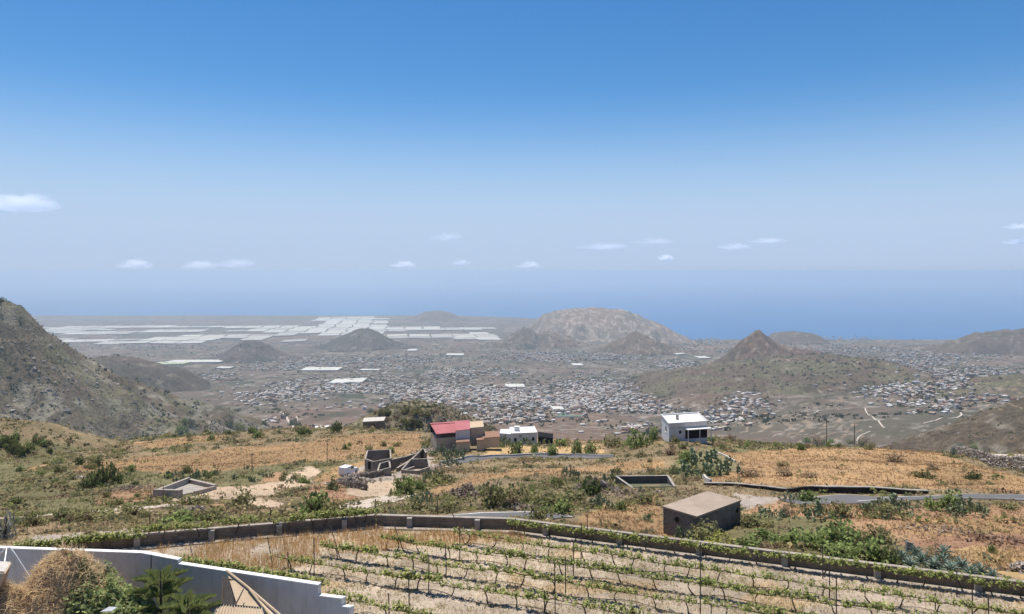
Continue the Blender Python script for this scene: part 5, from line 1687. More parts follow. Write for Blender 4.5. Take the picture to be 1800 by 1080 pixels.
def agave_mesh(seed, n=30, colA=(.17, .23, .17), colB=(.34, .40, .33)):
    r = np.random.default_rng(seed); V = []; F = []; Cl = []
    for i in range(n):
        th = i * 2.4 + r.uniform(-.2, .2); el = np.interp(i / n, [0, 1], [.12, 1.35])
        L = r.uniform(.75, 1.0) * (1 - .25 * i / n)
        dr = np.array([math.cos(th), math.sin(th), 0]); sd = np.array([-math.sin(th), math.cos(th), 0])
        b = len(V)
        for t, w in ((0, .05), (.35, .085), (.7, .055), (1.0, .004)):
            e_ = el - .35 * t * t
            p = dr * math.cos(e_) * L * t + np.array([0, 0, 1]) * (math.sin(e_) * L * t + .03)
            V += [p - sd * w + np.array([0, 0, .03]), p - np.array([0, 0, .02]), p + sd * w + np.array([0, 0, .03])]
        for q in range(3):
            o_ = b + q * 3
            F += [(o_, o_ + 1, o_ + 4, o_ + 3), (o_ + 1, o_ + 2, o_ + 5, o_ + 4)]
        k = r.uniform(); Cl += [np.array(colA) * (1 - k) + np.array(colB) * k] * 12
    return mk("leaves", np.array(V), F, M['cactus'], np.array(Cl), link=False)
AG = [agave_mesh(s) for s in (1, 2)] + [agave_mesh(5, 34, (.12, .19, .07), (.26, .34, .13))]

def _norm(me):
    n = len(me.vertices); a = np.empty(n * 3, np.float32); me.vertices.foreach_get("co", a); a = a.reshape(-1, 3)
    return float(np.percentile(np.abs(a[:, :2]), 97)), float(np.percentile(a[:, 2], 98))
NRM = {}
def plant(kind, px, py, wpx, hpx, label, cat=None, group=None):
    p = G(px, py); k = p[1] / FPX
    W = wpx * k / 2; H_ = hpx * k
    rz = random.uniform(0, 6.28)
    nm, pn, lst, ct = {'cactus': ("prickly_pear", "pads", PADS, "cactus"), 'agave': ("agave", "leaves", AG[:2], "agave")}.get(kind, ("bush", "foliage", SH.get(kind), "bush"))
    if kind == 'cactus' and W > .9:
        lst = PADS_BIG
    e = empty(nm, tuple(p), rz); me = random.choice(lst); po = ob(pn, me, e)
    if kind == 'cactus':
        po["kind"] = "stuff"
    if kind not in ('cactus', 'agave'):
        ob("stems", random.choice(STEMS), e)
    if me.name not in NRM:
        NRM[me.name] = _norm(me)
    a_, b_ = NRM[me.name]
    e.scale = (W / a_, W / a_, H_ / b_); cat = cat or ct
    tag(e, label, cat, group)
    return e

for a in [
    ('dark', 188, 852, 44, 32, "dark round evergreen bush on the left scrub slope"), ('dark', 160, 858, 30, 22, "lower dark bush joined to the left of the round evergreen bush"),
    ('dark', 590, 760, 26, 17, "dark bush on the ridge beside the low white shed"), ('dark', 535, 764, 22, 10, "small dark bush on the ridge left of the low white shed"),
    ('green', 712, 871, 40, 30, "bright green round bush beside the bare plot"), ('green', 740, 862, 26, 16, "smaller green bush right of the bright round bush"),
    ('green', 552, 903, 54, 34, "bright green wide bush in front of the stony plot at left"), ('olive', 585, 905, 40, 22, "olive bush right of the bright wide bush"),
    ('olive', 425, 892, 50, 26, "olive bush between the two bare patches at left"), ('olive', 345, 888, 50, 18, "low olive bush before the angular tank"),
    ('olive', 372, 918, 60, 20, "low olive bush above the left vineyard wall"), ('green', 325, 920, 70, 16, "dark green low bush along the left vineyard wall"),
    ('dark', 587, 862, 24, 16, "dark small bush on the red earth left of the plot wall"),
    ('olive', 860, 893, 76, 42, "large olive bush among rocks below the middle golden strip"), ('olive', 905, 880, 60, 26, "grey olive bush right of the large olive bush"),
    ('brown', 890, 892, 50, 26, "brown dry bush at the right foot of the large olive bush"), ('olive', 960, 890, 60, 24, "olive bush above the road end"), ('green', 985, 905, 50, 24, "green bush at the road end behind the vineyard wall"),
    ('olive', 945, 912, 44, 24, "olive bush hiding the end of the road"), ('olive', 1010, 885, 50, 22, "olive bush left below the dark boulder"),
    ('dark', 1035, 872, 44, 30, "dark bush wrapped round the boulder"), ('cactus', 1055, 892, 44, 20, "prickly pear below the dark boulder"), ('cactus', 1000, 840, 30, 18, "prickly pear on the slope left of the sunken tank"),
    ('cactus', 1075, 850, 34, 22, "prickly pear at the left corner of the sunken tank"), ('olive', 1130, 885, 60, 18, "olive bush left above the shed"),
    ('cactus', 1245, 832, 84, 34, "largest prickly pear thicket at the left corner of the golden field"), ('cactus', 1210, 838, 40, 20, "prickly pear below the largest thicket"), ('green', 1212, 812, 40, 16, "green bush left of the largest prickly pear thicket"),
    ('green', 1122, 787, 42, 28, "green bush left of the white ridge house"), ('green', 1148, 776, 22, 24, "tall green bush touching the white ridge house"), ('olive', 1078, 788, 34, 22, "olive tree-like bush in the hedge left of the white ridge house"),
    ('green', 910, 800, 24, 22, "bright small green tree below the centre white house"), ('green', 940, 798, 18, 16, "second small green tree below the centre white house"), ('green', 970, 801, 26, 17, "third small green tree along the lane"),
    ('green', 1012, 798, 22, 22, "fourth green tree along the lane"), ('green', 1040, 797, 28, 18, "fifth green tree at the right end of the lane"), ('green', 985, 785, 26, 12, "green bush behind the trees along the lane"),
    ('cactus', 868, 783, 26, 16, "prickly pear left of the centre white house"), ('cactus', 885, 786, 26, 18, "taller prickly pear before the wing of the white house"), ('cactus', 925, 783, 28, 14, "prickly pear before the centre white house"), ('cactus', 955, 788, 28, 14, "prickly pear before the netted shelter"),
    ('cactus', 778, 803, 34, 18, "prickly pear under the front of the red-roofed house"), ('cactus', 800, 808, 34, 20, "prickly pear right below the red-roofed house"), ('cactus', 790, 822, 34, 18, "prickly pear above the pale stone heap"), ('cactus', 760, 848, 34, 20, "prickly pear on the slope below the stone hut"),
    ('olive', 775, 850, 40, 22, "olive bush right of the lower prickly pear"), ('cactus', 745, 885, 36, 20, "prickly pear right of the bright round bush"), ('olive', 790, 898, 50, 20, "olive bush beside the road behind the wall"), ('olive', 735, 898, 46, 18, "olive bush left of the road behind the wall"),
    ('cactus', 1230, 915, 40, 20, "prickly pear leaning on the right wall of the shed"), ('cactus', 1255, 920, 44, 28, "tall prickly pear before the right wall of the shed"), ('cactus', 1200, 952, 30, 22, "grey prickly pear at the front corner of the shed"),
    ('olive', 1240, 955, 66, 34, "large olive bush in front of the shed"), ('yellow', 1275, 964, 62, 22, "round yellow-green bush behind the vineyard wall"), ('green', 1320, 968, 60, 24, "light green bush right of the yellow-green bush"),
    ('olive', 1330, 925, 56, 20, "dry olive bush right of the shed"), ('cactus', 1360, 912, 50, 16, "low prickly pear right of the shed"),
    ('green', 1395, 960, 60, 26, "left one of the lush green shrubs behind the wall"), ('green', 1440, 966, 70, 36, "lush green shrub behind the wall with the tall post"), ('green', 1490, 968, 76, 44, "tallest lush green shrub behind the right wall"),
    ('green', 1470, 985, 70, 30, "lush green shrub nearest the wall beside the post"), ('green', 1530, 985, 70, 36, "lush green shrub right of the tallest one"), ('olive', 1545, 955, 60, 24, "olive shrub above the lush green shrubs"), ('dark', 1560, 992, 50, 26, "dark green shrub at the right end of the lush shrubs"),
    ('green', 1345, 948, 50, 18, "small green shrub left above the lush shrubs"), ('green', 1475, 940, 50, 26, "green shrub at the top of the lush patch"),
    ('cactus', 1440, 914, 56, 30, "prickly pear clump in the brown field right of the shed"), ('olive', 1480, 910, 50, 22, "olive bush right of the prickly pear clump"), ('green', 1425, 882, 44, 18, "green bush below the dark retaining wall"), ('cactus', 1390, 880, 40, 14, "prickly pear below the dark retaining wall"),
    ('cactus', 1570, 902, 70, 32, "large prickly pear before the road at right"), ('olive', 1550, 910, 70, 22, "olive bush at the foot of the large prickly pear"), ('green', 1670, 900, 56, 34, "dense green bush in front of the dashed road line"), ('cactus', 1700, 906, 56, 30, "prickly pear joined to the right of the dense green bush"),
    ('olive', 1625, 840, 34, 15, "olive bush in the right part of the golden field"), ('dark', 1712, 843, 22, 12, "dark small bush below the dry stone wall"), ('brown', 1640, 826, 22, 12, "brown bush above the olive field bush"), ('brown', 1575, 812, 30, 14, "bare brown bush in the golden field"), ('brown', 1380, 837, 40, 12, "brown dry bush row in the golden field"), ('brown', 1425, 840, 30, 10, "brown dry bush right in the golden field row"), ('brown', 1315, 838, 50, 12, "brown dry bush left in the golden field row"),
    ('olive', 1375, 820, 20, 8, "tiny olive bush in the middle of the golden field"),
    ('agave', 1676, 801, 12, 16, "blue-grey agave at the left end of the dry stone wall"), ('agave', 1688, 796, 16, 16, "grey agave beside the first one at the dry stone wall"), ('green', 1712, 795, 20, 14, "green bush behind the dry stone wall"),
    ('olive', 1720, 900, 40, 12, "low olive bush right of the road prickly pear"), ('olive', 1770, 895, 40, 10, "low olive bush at the roadside right"), ('green', 1745, 972, 18, 14, "small green tuft in the dry field at right"),
    ('grey', 8, 948, 30, 44, "grey woody shrub at the left edge behind the white wall"), ('olive', 110, 915, 50, 20, "olive bush above the white wall at left"), ('olive', 160, 917, 70, 20, "long olive bush behind the pale track at left"), ('olive', 60, 925, 40, 20, "yellowish olive bush near the left edge"), ('olive', 235, 905, 50, 14, "olive bush beside the left pale track"),
]:
    plant(*a)
ax_ = [(1585, 985, 30), (1600, 998, 34), (1620, 990, 34), (1640, 1000, 36), (1655, 992, 36), (1672, 1006, 36), (1690, 1000, 34), (1705, 1012, 30), (1725, 1010, 30), (1610, 978, 26), (1660, 978, 28), (1745, 1018, 26)]
for i, (px, py, w) in enumerate(sorted(ax_)):
    plant('agave', px, py, w, 20, "%s agave from the left in the row behind the right vineyard wall" % ORD[i], group="agaves behind the right wall")
# further single shrubs that stand out on the scrub
spots = []
rr_ = random.Random(9)
ZN = [((20, 255), (812, 898), 'green olive olive dark', "rounded shrub on the green slope at far left", 26), ((300, 560), (745, 776), 'olive dark green', "rounded shrub along the left ridge line", 22), ((290, 560), (832, 850), 'olive green cactus', "shrub in the belt below the left golden slope", 26),
      ((1170, 1560), (776, 792), 'olive green brown', "shrub along the ridge line behind the golden field", 26), ((830, 1160), (846, 900), 'olive brown green cactus', "shrub on the rocky scrub between road and sunken tank", 34),
      ((1080, 1230), (800, 845), 'olive brown', "shrub in the dry grass left of the cactus thicket", 14), ((640, 850), (725, 750), 'olive brown dark', "shrub on the rocky knoll behind the red-roofed house", 22), ((0, 90), (770, 800), 'olive dark green', "shrub on the scrubby knoll at the left edge", 20),
      ((20, 640), (908, 925), 'olive green brown', "shrub between the left track and the vineyard wall", 18), ((600, 760), (780, 800), 'olive green', "shrub above the ramp walls", 10), ((1300, 1560), (880, 915), 'olive brown cactus', "shrub scattered in the brown field right of the shed", 12)]
for (ua, ub), (va, vb), kinds, lab, cnt in ZN:
    todo = []
    for i in range(cnt):
        px = rr_.uniform(ua, ub); py = rr_.uniform(va, vb); kd = rr_.choice(kinds.split())
        p = G(px, py)
        if inside_any(np.array([p[0]]), np.array([p[1]]))[0]:
            continue
        w = rr_.uniform(9, 22); 
        cw = {'olive': 'olive ', 'dark': 'dark green ', 'green': 'fresh green ', 'brown': 'brown dry ', 'cactus': 'prickly pear '}[kd]
        todo.append((cw, px, kd, py, w, w * rr_.uniform(.45, .75)))
    nth = {}
    for cw, px, kd, py, w, hh_ in sorted(todo):
        nth[cw] = nth.get(cw, -1) + 1
        plant(kd, px, py, w, hh_, "%s %s from the left, %s" % (ORD[nth[cw]], (cw + "bush").replace("prickly pear bush", "prickly pear"), lab.replace("rounded shrub ", "").replace("shrub ", "")), group=cw + lab + "s")

# rocks and bushes of the left mountain, the knoll and the ravine slope
def hill_spots(name, n, r):
    h = [k for k in HILLS if k['name'] == name][0]
    if h['kind'] == 'radial':
        x = r.uniform(h['x0'] - 100, h['x0'] + 800, n); y = r.uniform(h['d'] - 700, h['d'] + 150, n)
    else:
        x = (r.uniform(h['px'][0], h['px'][-1], n) - CX) / FPX * h['d']; y = r.uniform(h['d'] - h['W'], h['d'] + h['W'] * .3, n)
    zb = base_h(x, y); dh = hill_dh(h, x, y, zb)
    m = dh > 1
    return x[m], y[m], (zb + dh)[m]
for nm, nb, nr_, sb, sr, lab in (("ridge_mountain", 15000, 12000, 2.1, 2.0, "left mountain"), ("rocky_knob", 2600, 2200, .8, .6, "rocky knoll"), ("ravine_slope", 1500, 1200, 1.2, 1.0, "ravine slope"), ("left_knoll", 1800, 500, .5, .3, "left knoll"), ("lava_hill", 3200, 1400, 3.0, 2.6, "broad dark hill right of the town"), ("terrace_ridge", 2200, 600, 2.2, 1.8, "terraced slope at the right edge")):
    x, y, z = hill_spots(nm, nb, r)
    m = fbm(x / (40 * sb), y / (40 * sb), 3, 71) > -.15 + .5 * r.uniform(-1, 1, len(x))
    x, y, z = x[m], y[m], z[m]
    k = r.uniform(0, 1, (len(x), 1)); cb = np.array((.075, .085, .04)) * (1 - k) + np.array((.16, .16, .075)) * k
    bush_mass("hill_scrub", x, y, z, sb * r.lognormal(0, .45, len(x)), 6, .85, cb, cb, r, .7, "scrub bushes dotting the %s" % lab, "scrub")
    x, y, z = hill_spots(nm, nr_, r)
    m = ridged(x / (60 * sb), y / (60 * sb), 3, 73) + .25 * r.uniform(-1, 1, len(x)) > .68
    V, F, c = pebbles(r, np.column_stack([x, y, z])[m], sr * r.lognormal(0, .5, m.sum()), (.36, .32, .285), (.17, .15, .135))
    stuff(mk("hill_rocks", V, F, M['stone'], c), "pale rocks dotting the %s" % lab, "rocks")

# two trees on the crest of the left mountain
for px, hp_, lab in ((3, 20, "dark tree on the left mountain crest at the picture edge"), (36, 9, "small dark tree on the left mountain crest")):
    x0_, y0_ = XY(px, 1292); z0_ = gz(x0_, y0_); k_ = 1292 / FPX
    e = empty("crest_tree", (x0_, y0_, z0_ - .5)); s_ = hp_ * k_
    MB().tube([(0, 0, 0), (.1, 0, s_ * .5)], [.35, .2], 6).build("trunk", M['bark'], e)
    o = ob("crown", SH['dark'][0], e); o.location = (0, 0, s_ * .25); o.scale = (s_ * .3, s_ * .3, s_ * .75)
    tag(e, lab, "tree")
# ------------------------------------------------------------------ the plain: town, greenhouses, trees
r = np.random.default_rng(900)
TOWN = [  # px, py, rx, ry, count, zone
    (1040, 690, 90, 26, 620, "dense town in the valley centre"), (1000, 712, 60, 14, 200, "dense town in the valley centre"), (880, 700, 90, 18, 420, "left half of the valley town"), (780, 690, 90, 18, 300, "left half of the valley town"),
    (660, 690, 110, 20, 300, "scattered suburb left of the town"), (560, 682, 80, 18, 220, "scattered suburb left of the town"), (720, 715, 60, 12, 120, "scattered suburb left of the town"), (600, 640, 130, 12, 260, "settlement on the plain behind the suburb"),
    (500, 645, 60, 10, 130, "settlement on the plain behind the suburb"), (720, 632, 90, 10, 150, "settlement on the plain behind the suburb"), (970, 628, 110, 9, 320, "settlement at the foot of the twin hill"), (1070, 632, 90, 8, 220, "settlement at the foot of the cone hill"), (1180, 642, 60, 7, 120, "settlement at the foot of the cone hill"),
    (1250, 615, 60, 9, 110, "houses between the cone hill and the pointed peak"), (1500, 615, 130, 8, 260, "villages on the plain right of the pointed peak"), (1640, 625, 100, 10, 180, "villages on the plain right of the pointed peak"), (1440, 597, 90, 4, 160, "white resort strip on the right coast"), (1250, 600, 40, 4, 60, "white resort strip on the right coast"),
    (1660, 655, 70, 12, 90, "hamlet right of the dark hill"), (1600, 682, 60, 8, 60, "hamlet right of the dark hill"), (1740, 660, 60, 14, 80, "hamlet right of the dark hill"), (1700, 710, 60, 12, 34, "farms among the terraces at right"), (1760, 690, 40, 14, 24, "farms among the terraces at right"),
    (1090, 752, 60, 8, 60, "houses just beyond the brown field"), (1270, 735, 60, 18, 40, "terrace farms right of the white ridge house"), (1770, 588, 60, 4, 70, "houses along the ridge top at right"), (380, 662, 34, 10, 50, "farm cluster beside the square brown field"), (470, 738, 22, 8, 10, "white farm below the left mountain"),
    (1130, 715, 60, 14, 90, "dense town in the valley centre"), (840, 655, 90, 12, 110, "farms in the middle of the plain"), (300, 612, 120, 6, 60, "farms among the left greenhouses"), (900, 735, 60, 10, 60, "town edge behind the knoll"),
    (470, 692, 70, 16, 170, "scattered suburb left of the town"), (1560, 690, 70, 10, 60, "farms on the terraced slope at right"), (1660, 680, 70, 12, 90, "farms on the terraced slope at right"), (1750, 672, 60, 12, 90, "farms on the terraced slope at right"), (1620, 715, 90, 14, 50, "farms on the terraced slope at right"), (1300, 712, 70, 12, 60, "farms on the low spur beyond the ridge house"), (1600, 640, 110, 8, 160, "villages on the plain right of the pointed peak"), (1400, 620, 90, 5, 120, "villages on the plain right of the pointed peak"), (440, 625, 80, 6, 80, "farms among the left greenhouses"), (760, 660, 120, 12, 140, "farms in the middle of the plain")]
hs_ = []
for (px, py, rx, ry, cnt, zone) in TOWN:
    core = 'town' in zone and 'suburb' not in zone
    cnt = int(cnt * (1.9 if core else 2.0))
    a = r.normal(size=(cnt, 2)) * .5
    for k in range(cnt):
        u = px + a[k, 0] * rx; v = py + a[k, 1] * ry
        d = rng_plain(u, v)
        if d < 1000 or d > 11000:
            continue
        if not core and float(vnoise(np.array([(u + v * 2) / 34]), np.array([d / (d * .05)]) + d / 260, 97)[0]) < .27:
            continue
        hs_.append(((u - CX) / FPX * d, d, zone))
H_ = np.array([(a, b) for a, b, _ in hs_])
# houses line up along streets: one coordinate of each plot is snapped to the street rows
zi = np.array([abs(hash(z)) % 7 if False else (len(z) * 13) % 7 for _, _, z in hs_])
sa_ = .35 + .12 * (zi - 3)
pu = H_[:, 0] * np.cos(sa_) + H_[:, 1] * np.sin(sa_); pv_ = -H_[:, 0] * np.sin(sa_) + H_[:, 1] * np.cos(sa_)
st_ = np.where(H_[:, 1] < 4000, 30.0, 48.0)
rowi = np.floor(pv_ / st_)
pv_ = rowi * st_ + r.choice([8.0, 20.0], len(pu)) + r.normal(0, 1.0, len(pu))
crs = np.floor(pu / 95.0); pu = np.where(np.abs(pu - crs * 95.0) < 7, pu + 9, pu)
H_ = np.stack([pu * np.cos(sa_) - pv_ * np.sin(sa_), pu * np.sin(sa_) + pv_ * np.cos(sa_)], 1)
hz_ = ground_h(H_[:, 0].copy(), H_[:, 1].copy())
ok_ = (hz_ - base_h(H_[:, 0].copy(), H_[:, 1].copy()) < 3) | np.array([('ridge top' in z or 'terraced slope' in z or 'low spur' in z) for _, _, z in hs_])
H_, hz_, sa_ = H_[ok_], hz_[ok_], sa_[ok_]; hs_ = [h for h, k in zip(hs_, ok_) if k]
nH = len(H_)
wd = r.uniform(7, 13, nH) * r.choice([1, 1, 1, 1.6], nH); dp = r.uniform(7, 10.5, nH); ht = r.choice([3.2, 3.5, 6.0, 6.5, 9.0], nH, p=[.38, .30, .17, .11, .04])
big = ["resort" in z for _, _, z in hs_]
wd = np.where(big, wd * 2.2, wd); ht = np.where(big, ht * 1.6, ht)
ang = sa_ + r.normal(0, .05, nH)
PALH = [((.60, .555, .50), 'white'), ((.50, .43, .35), 'cream'), ((.47, .345, .27), 'pinkish'), ((.36, .22, .155), 'terracotta'), ((.30, .27, .24), 'grey'), ((.74, .70, .65), 'bright white')]
ci = r.choice(6, nH, p=[.32, .20, .14, .08, .12, .14])
app = wd * ht / H_[:, 1] ** 2
order = np.argsort(-app)
inview = [i for i in order if -20 < CX + FPX * H_[i, 0] / H_[i, 1] < 1820]
near300 = set(inview[:300])
def town_mesh(v):
    m = MB()
    m.box((0, 0, .48), (1, 1, 1.04))
    walls = m
    if v == 0:
        m.box((.28, .22, 1.12), (.3, .34, .28))
    elif v == 1:
        m.box((-.62, -.1, .3), (.3, .7, .62)); m.box((.2, -.2, 1.1), (.35, .3, .24))
    elif v == 2:
        m.box((0, .28, 1.18), (1.0, .44, .4))
    else:
        m.box((.3, -.6, .34), (.4, .3, .7)); m.box((-.3, .3, 1.1), (.25, .25, .26))
    for s in ((0, -.49, 1.03, 1.0, .03, .07), (0, .49, 1.03, 1.0, .03, .07), (-.485, 0, 1.03, .03, .94, .07), (.485, 0, 1.03, .03, .94, .07)):
        m.box(s[:3], s[3:])
    return m.build("wall", M['wall_paint'], link=False)
def town_windows(v):
    m = MB()
    for x in (-.32, 0, .32):
        m.box((x, -.505, .62), (.14, .02, .26))
    for y in (-.25, .25):
        m.box((-.505, y, .62), (.02, .16, .26))
    return m.build("windows", M['dark'], link=False)
TM = [town_mesh(v) for v in range(4)]; TW = [town_windows(v) for v in range(4)]
wme = MB().box((0, -.505, .62), (.15, .02, .28)).build("window", M['dark'], link=False)
cnt = {}
for i in sorted(near300, key=lambda k: H_[k, 0] / H_[k, 1]):
    v = int(r.integers(0, 4)); c, cn = PALH[ci[i]]
    e = empty("town_house", (H_[i, 0], H_[i, 1], hz_[i] - .8), float(ang[i]))
    o = ob("wall", TM[v], e); o.color = (*c, 1)
    for x in (-.3, 0, .3):
        w_ = ob("window", wme, e); w_.location = (x, 0, 0)
    e.scale = (wd[i], dp[i], ht[i] + .8)
    nfl = "low" if ht[i] < 5 else "tall" if ht[i] > 9 else "two-storey"
    lab = "%s %s flat-roofed house in the %s" % (nfl, cn, hs_[i][2]) if not hs_[i][2].startswith(("houses", "farms", "villages", "farm", "white", "hamlet", "settlement", "scattered", "town", "terrace")) else "%s %s flat-roofed house among the %s" % (nfl, cn, hs_[i][2])
    tag(e, lab, "house", "%s %s houses, %s" % (nfl, cn, hs_[i][2]))
rest = np.array([i for i in range(nH) if i not in near300])
# one mass for the houses beyond counting: each a body and a roof room
bv = np.array([(-.5, -.5, 0), (.5, -.5, 0), (.5, .5, 0), (-.5, .5, 0), (-.5, -.5, 1), (.5, -.5, 1), (.5, .5, 1), (-.5, .5, 1)])
bf = np.array([(4, 5, 6, 7), (0, 1, 5, 4), (1, 2, 6, 5), (2, 3, 7, 6), (3, 0, 4, 7)])
def boxes(idx, ox, oy, oz, sx, sy, sz):
    n = len(idx)
    B = bv[None] * np.stack([wd[idx] * sx, dp[idx] * sy, (ht[idx] + .8) * sz], 1)[:, None, :]
    B = B + np.stack([wd[idx] * ox, dp[idx] * oy, (ht[idx] + .8) * oz], 1)[:, None, :]
    ca, sa = np.cos(ang[idx])[:, None], np.sin(ang[idx])[:, None]
    Vx = B[..., 0] * ca - B[..., 1] * sa + H_[idx, 0][:, None]; Vy = B[..., 0] * sa + B[..., 1] * ca + H_[idx, 1][:, None]
    Vz = B[..., 2] + (hz_[idx] - .8)[:, None]
    return np.stack([Vx, Vy, Vz], 2).reshape(-1, 3), (bf[None] + (np.arange(n) * 8)[:, None, None]).reshape(-1, 4)
cols = np.array([p[0] for p in PALH])[ci]
V1, F1 = boxes(rest, 0, 0, 0, 1, 1, 1); V2, F2 = boxes(rest, .2, .15, .98, .35, .4, .25)
cc = np.repeat(cols[rest] * r.uniform(.8, 1.0, (len(rest), 1)), 8, 0)
stuff(mk("distant_houses", np.concatenate([V1, V2]), np.concatenate([F1, F2 + len(V1)]), M['far_house'], np.concatenate([cc, cc])), "countless far houses of the town and villages on the plain", "houses")

# trees of the plain
n = 15000
sel = r.integers(0, nH, n // 2)
tx_ = np.concatenate([H_[sel, 0] + r.normal(0, 40, n // 2), (r.uniform(150, 1900, n // 2) - CX) / FPX * (tyy := np.exp(r.uniform(math.log(1400), math.log(6500), n // 2)))])
ty_ = np.concatenate([H_[sel, 1] + r.normal(0, 40, n // 2), tyy])
tz_ = ground_h(tx_, ty_)
m = (tz_ > -690) & ((np.arange(n) < n // 2) | (fbm(tx_ / 300, ty_ / 300, 3, 88) > .05))
tx_, ty_, tz_ = tx_[m], ty_[m], tz_[m]
k = r.uniform(0, 1, (len(tx_), 1)); cb = np.array((.03, .038, .02)) * (1 - k) + np.array((.07, .082, .042)) * k
bush_mass("distant_trees", tx_, ty_, tz_, r.uniform(2.2, 6.0, len(tx_)) * (1 + ty_ / 9000), 6, 1.0, cb, cb, r, .95, "dark far trees dotted over the plain", "trees")

# greenhouses
M['tarp'] = mat_objcol("greenhouse_netting", .8, .02)
def gh_mesh(spans):
    V = []; F = []
    n = spans * 2 + 1
    for y in (-.5, .5):
        for i in range(n):
            V.append((-.5 + i / (n - 1), y, 1.0 if i % 2 == 0 else 1.22))
        for i in range(n):
            V.append((-.5 + i / (n - 1), y, 0))
    for i in range(n - 1):
        F.append((i, i + 1, 2 * n + i + 1, 2 * n + i))
        F.append((n + i, n + i + 1, i + 1, i)); F.append((2 * n + i, 2 * n + i + 1, 3 * n + i + 1, 3 * n + i))
    F.append((0, 2 * n, 3 * n, n)); F.append((n - 1, 2 * n - 1, 4 * n - 1, 3 * n - 1))
    return mk("netting", np.array(V), F, M['tarp'], link=False)
GHM = [gh_mesh(s) for s in (5, 8)]
post_me = MB().box((0, 0, .5), (.012, .012, 1.05)).build("frame_post", M['galv'], link=False)
def greenhouse(x, y, w, d, rz, label, group=None, c=(.74, .73, .66)):
    zz = ground_h(np.array([x, x - w / 2, x + w / 2, x, x]), np.array([y, y, y, y - d / 2, y + d / 2]))
    sx = float((zz[2] - zz[1]) / w); sy = float((zz[4] - zz[3]) / d)
    e = empty("greenhouse", (x, y, float(zz.max()) - 1.0), rz)
    o = ob("netting", GHM[int(w > 150)], e); o.color = (*c, 1)
    e.scale = (w, d, 5.0)
    e.rotation_euler = (math.atan(sy) * .9, -math.atan(sx) * .9, rz)
    tag(e, label, "greenhouse", group)
ngh = 0
ca, sa = math.cos(.16), math.sin(.16)
def ghz(u, v):
    if 70 < u < 600 and 574 < v < 604: return "left greenhouse field behind the dark ridge"
    if 560 < u < 690 and 552 < v < 600: return "central greenhouse field behind the dark cone hill"
    if 690 <= u < 870 and 570 < v < 604: return "greenhouse field left of the twin hill"
    return None
cand = []
for ix in range(-34, 10):
    for iy in range(-2, 30):
        gx0 = ix * 215.0 + 18 * math.sin(iy * 1.7); gy0 = 5800 + iy * 265.0
        x = gx0 * ca - (gy0 - 8000) * sa; y = 8000 + gx0 * sa + (gy0 - 8000) * ca
        if y < 5300:
            continue
        u, v = CX + FPX * x / y, None
        z = gz(x, y); v = HY - FPX * z / y
        if z < -692:
            continue
        zn = ghz(u, v)
        if zn is None or z - float(base_h(np.array([x]), np.array([y]))[0]) > 3 or y > 11500:
            continue
        dens = float(vnoise(np.array([x / 620]), np.array([y / 520]), 55)[0])
        prob = {'left': .66, 'cent': 1.0, 'gree': .5}[zn[:4]] if zn else 0
        if dens + random.random() * .22 < .98 - prob * .72:
            continue
        cand.append((x, y, zn))
for (x, y, zn) in cand:
    w = random.uniform(190, 214); d = random.uniform(235, 264)
    c = random.choice([(.52, .50, .44), (.44, .42, .375), (.56, .54, .475), (.37, .35, .315), (.49, .47, .40)])
    tone = 'bright' if c[0] > .48 else 'pale grey'
    greenhouse(x, y, w, d, .16, "%s netted greenhouse in the %s" % (tone, zn), "%s greenhouses, %s" % (tone, zn), c)
for (px, py, w, h, lab) in [(345, 637, 95, 9, "long white greenhouse on the plain left of the dark hill"), (300, 641, 60, 5, "pale green crop tunnel left of the long white greenhouse"), (565, 651, 64, 6, "long white greenhouse in the settlement behind the suburb"), (612, 673, 58, 8, "white greenhouse at the suburb nearest to the viewer"),
                         (578, 610, 50, 4, "narrow white greenhouse below the cone hill"), (630, 614, 50, 4, "narrow white greenhouse right below the cone hill"), (650, 652, 34, 3, "small white greenhouse right of the long settlement one"), (725, 617, 16, 4, "tiny white hall on the plain below the cone hill"),
                         (800, 625, 30, 4, "white greenhouse left of the twin hill foot"), (395, 648, 24, 3, "narrow white tunnel beside the square brown field"), (1015, 643, 18, 4, "white hall in the settlement below the twin hill"), (1235, 630, 20, 4, "white hall below the pointed peak at left"), (1195, 624, 16, 3, "white hall right of the cone hill"),
                         (905, 681, 34, 5, "long white hall at the left edge of the dense town"), (980, 723, 20, 6, "white sports hall beside the green pitch"), (1300, 632, 14, 3, "white hall at the foot of the pointed peak")]:
    d_ = rng_plain(px, py); p = ((px - CX) / FPX * d_, d_); k = d_ / FPX
    if gz(*p) - float(base_h(np.array([p[0]]), np.array([p[1]]))[0]) > 3:
        continue
    greenhouse(p[0], p[1], w * k, min(h * k * 9, 160), 0.05, lab, None, (.58, .565, .51) if "green crop" not in lab else (.42, .45, .30))
# green sports pitch
c4 = []
for (a, b) in ((975, 735), (1022, 734), (1030, 726), (986, 727)):
    d_ = rng_plain(a, b); c4.append(((a - CX) / FPX * d_, d_))
ms, nt, out = newmat("pitch_turf")
gco = nd(nt, "ShaderNodeNewGeometry").outputs["Position"]
finish(nt, out, mixc(nt, noise_fac(nt, .05, 3, .5, gco), (.10, .145, .105), (.13, .18, .13)), .9, .1)
pt = empty("sports_pitch"); tag(pt, "green sports pitch at the near edge of the town", "sports pitch")
zq = [gz(*p_) + 1.5 for p_ in c4]
MB().prism(c4, [z_ - 6 for z_ in zq], zq).build("turf", ms, pt)
for i in range(4):
    j = (i + 1) % 4
    MB().strip([c4[i], c4[j]], [zq[i] + 1.0, zq[j] + 1.0], [zq[i] - 6, zq[j] - 6], .8).build("border_wall", M['concrete_lt'], pt)

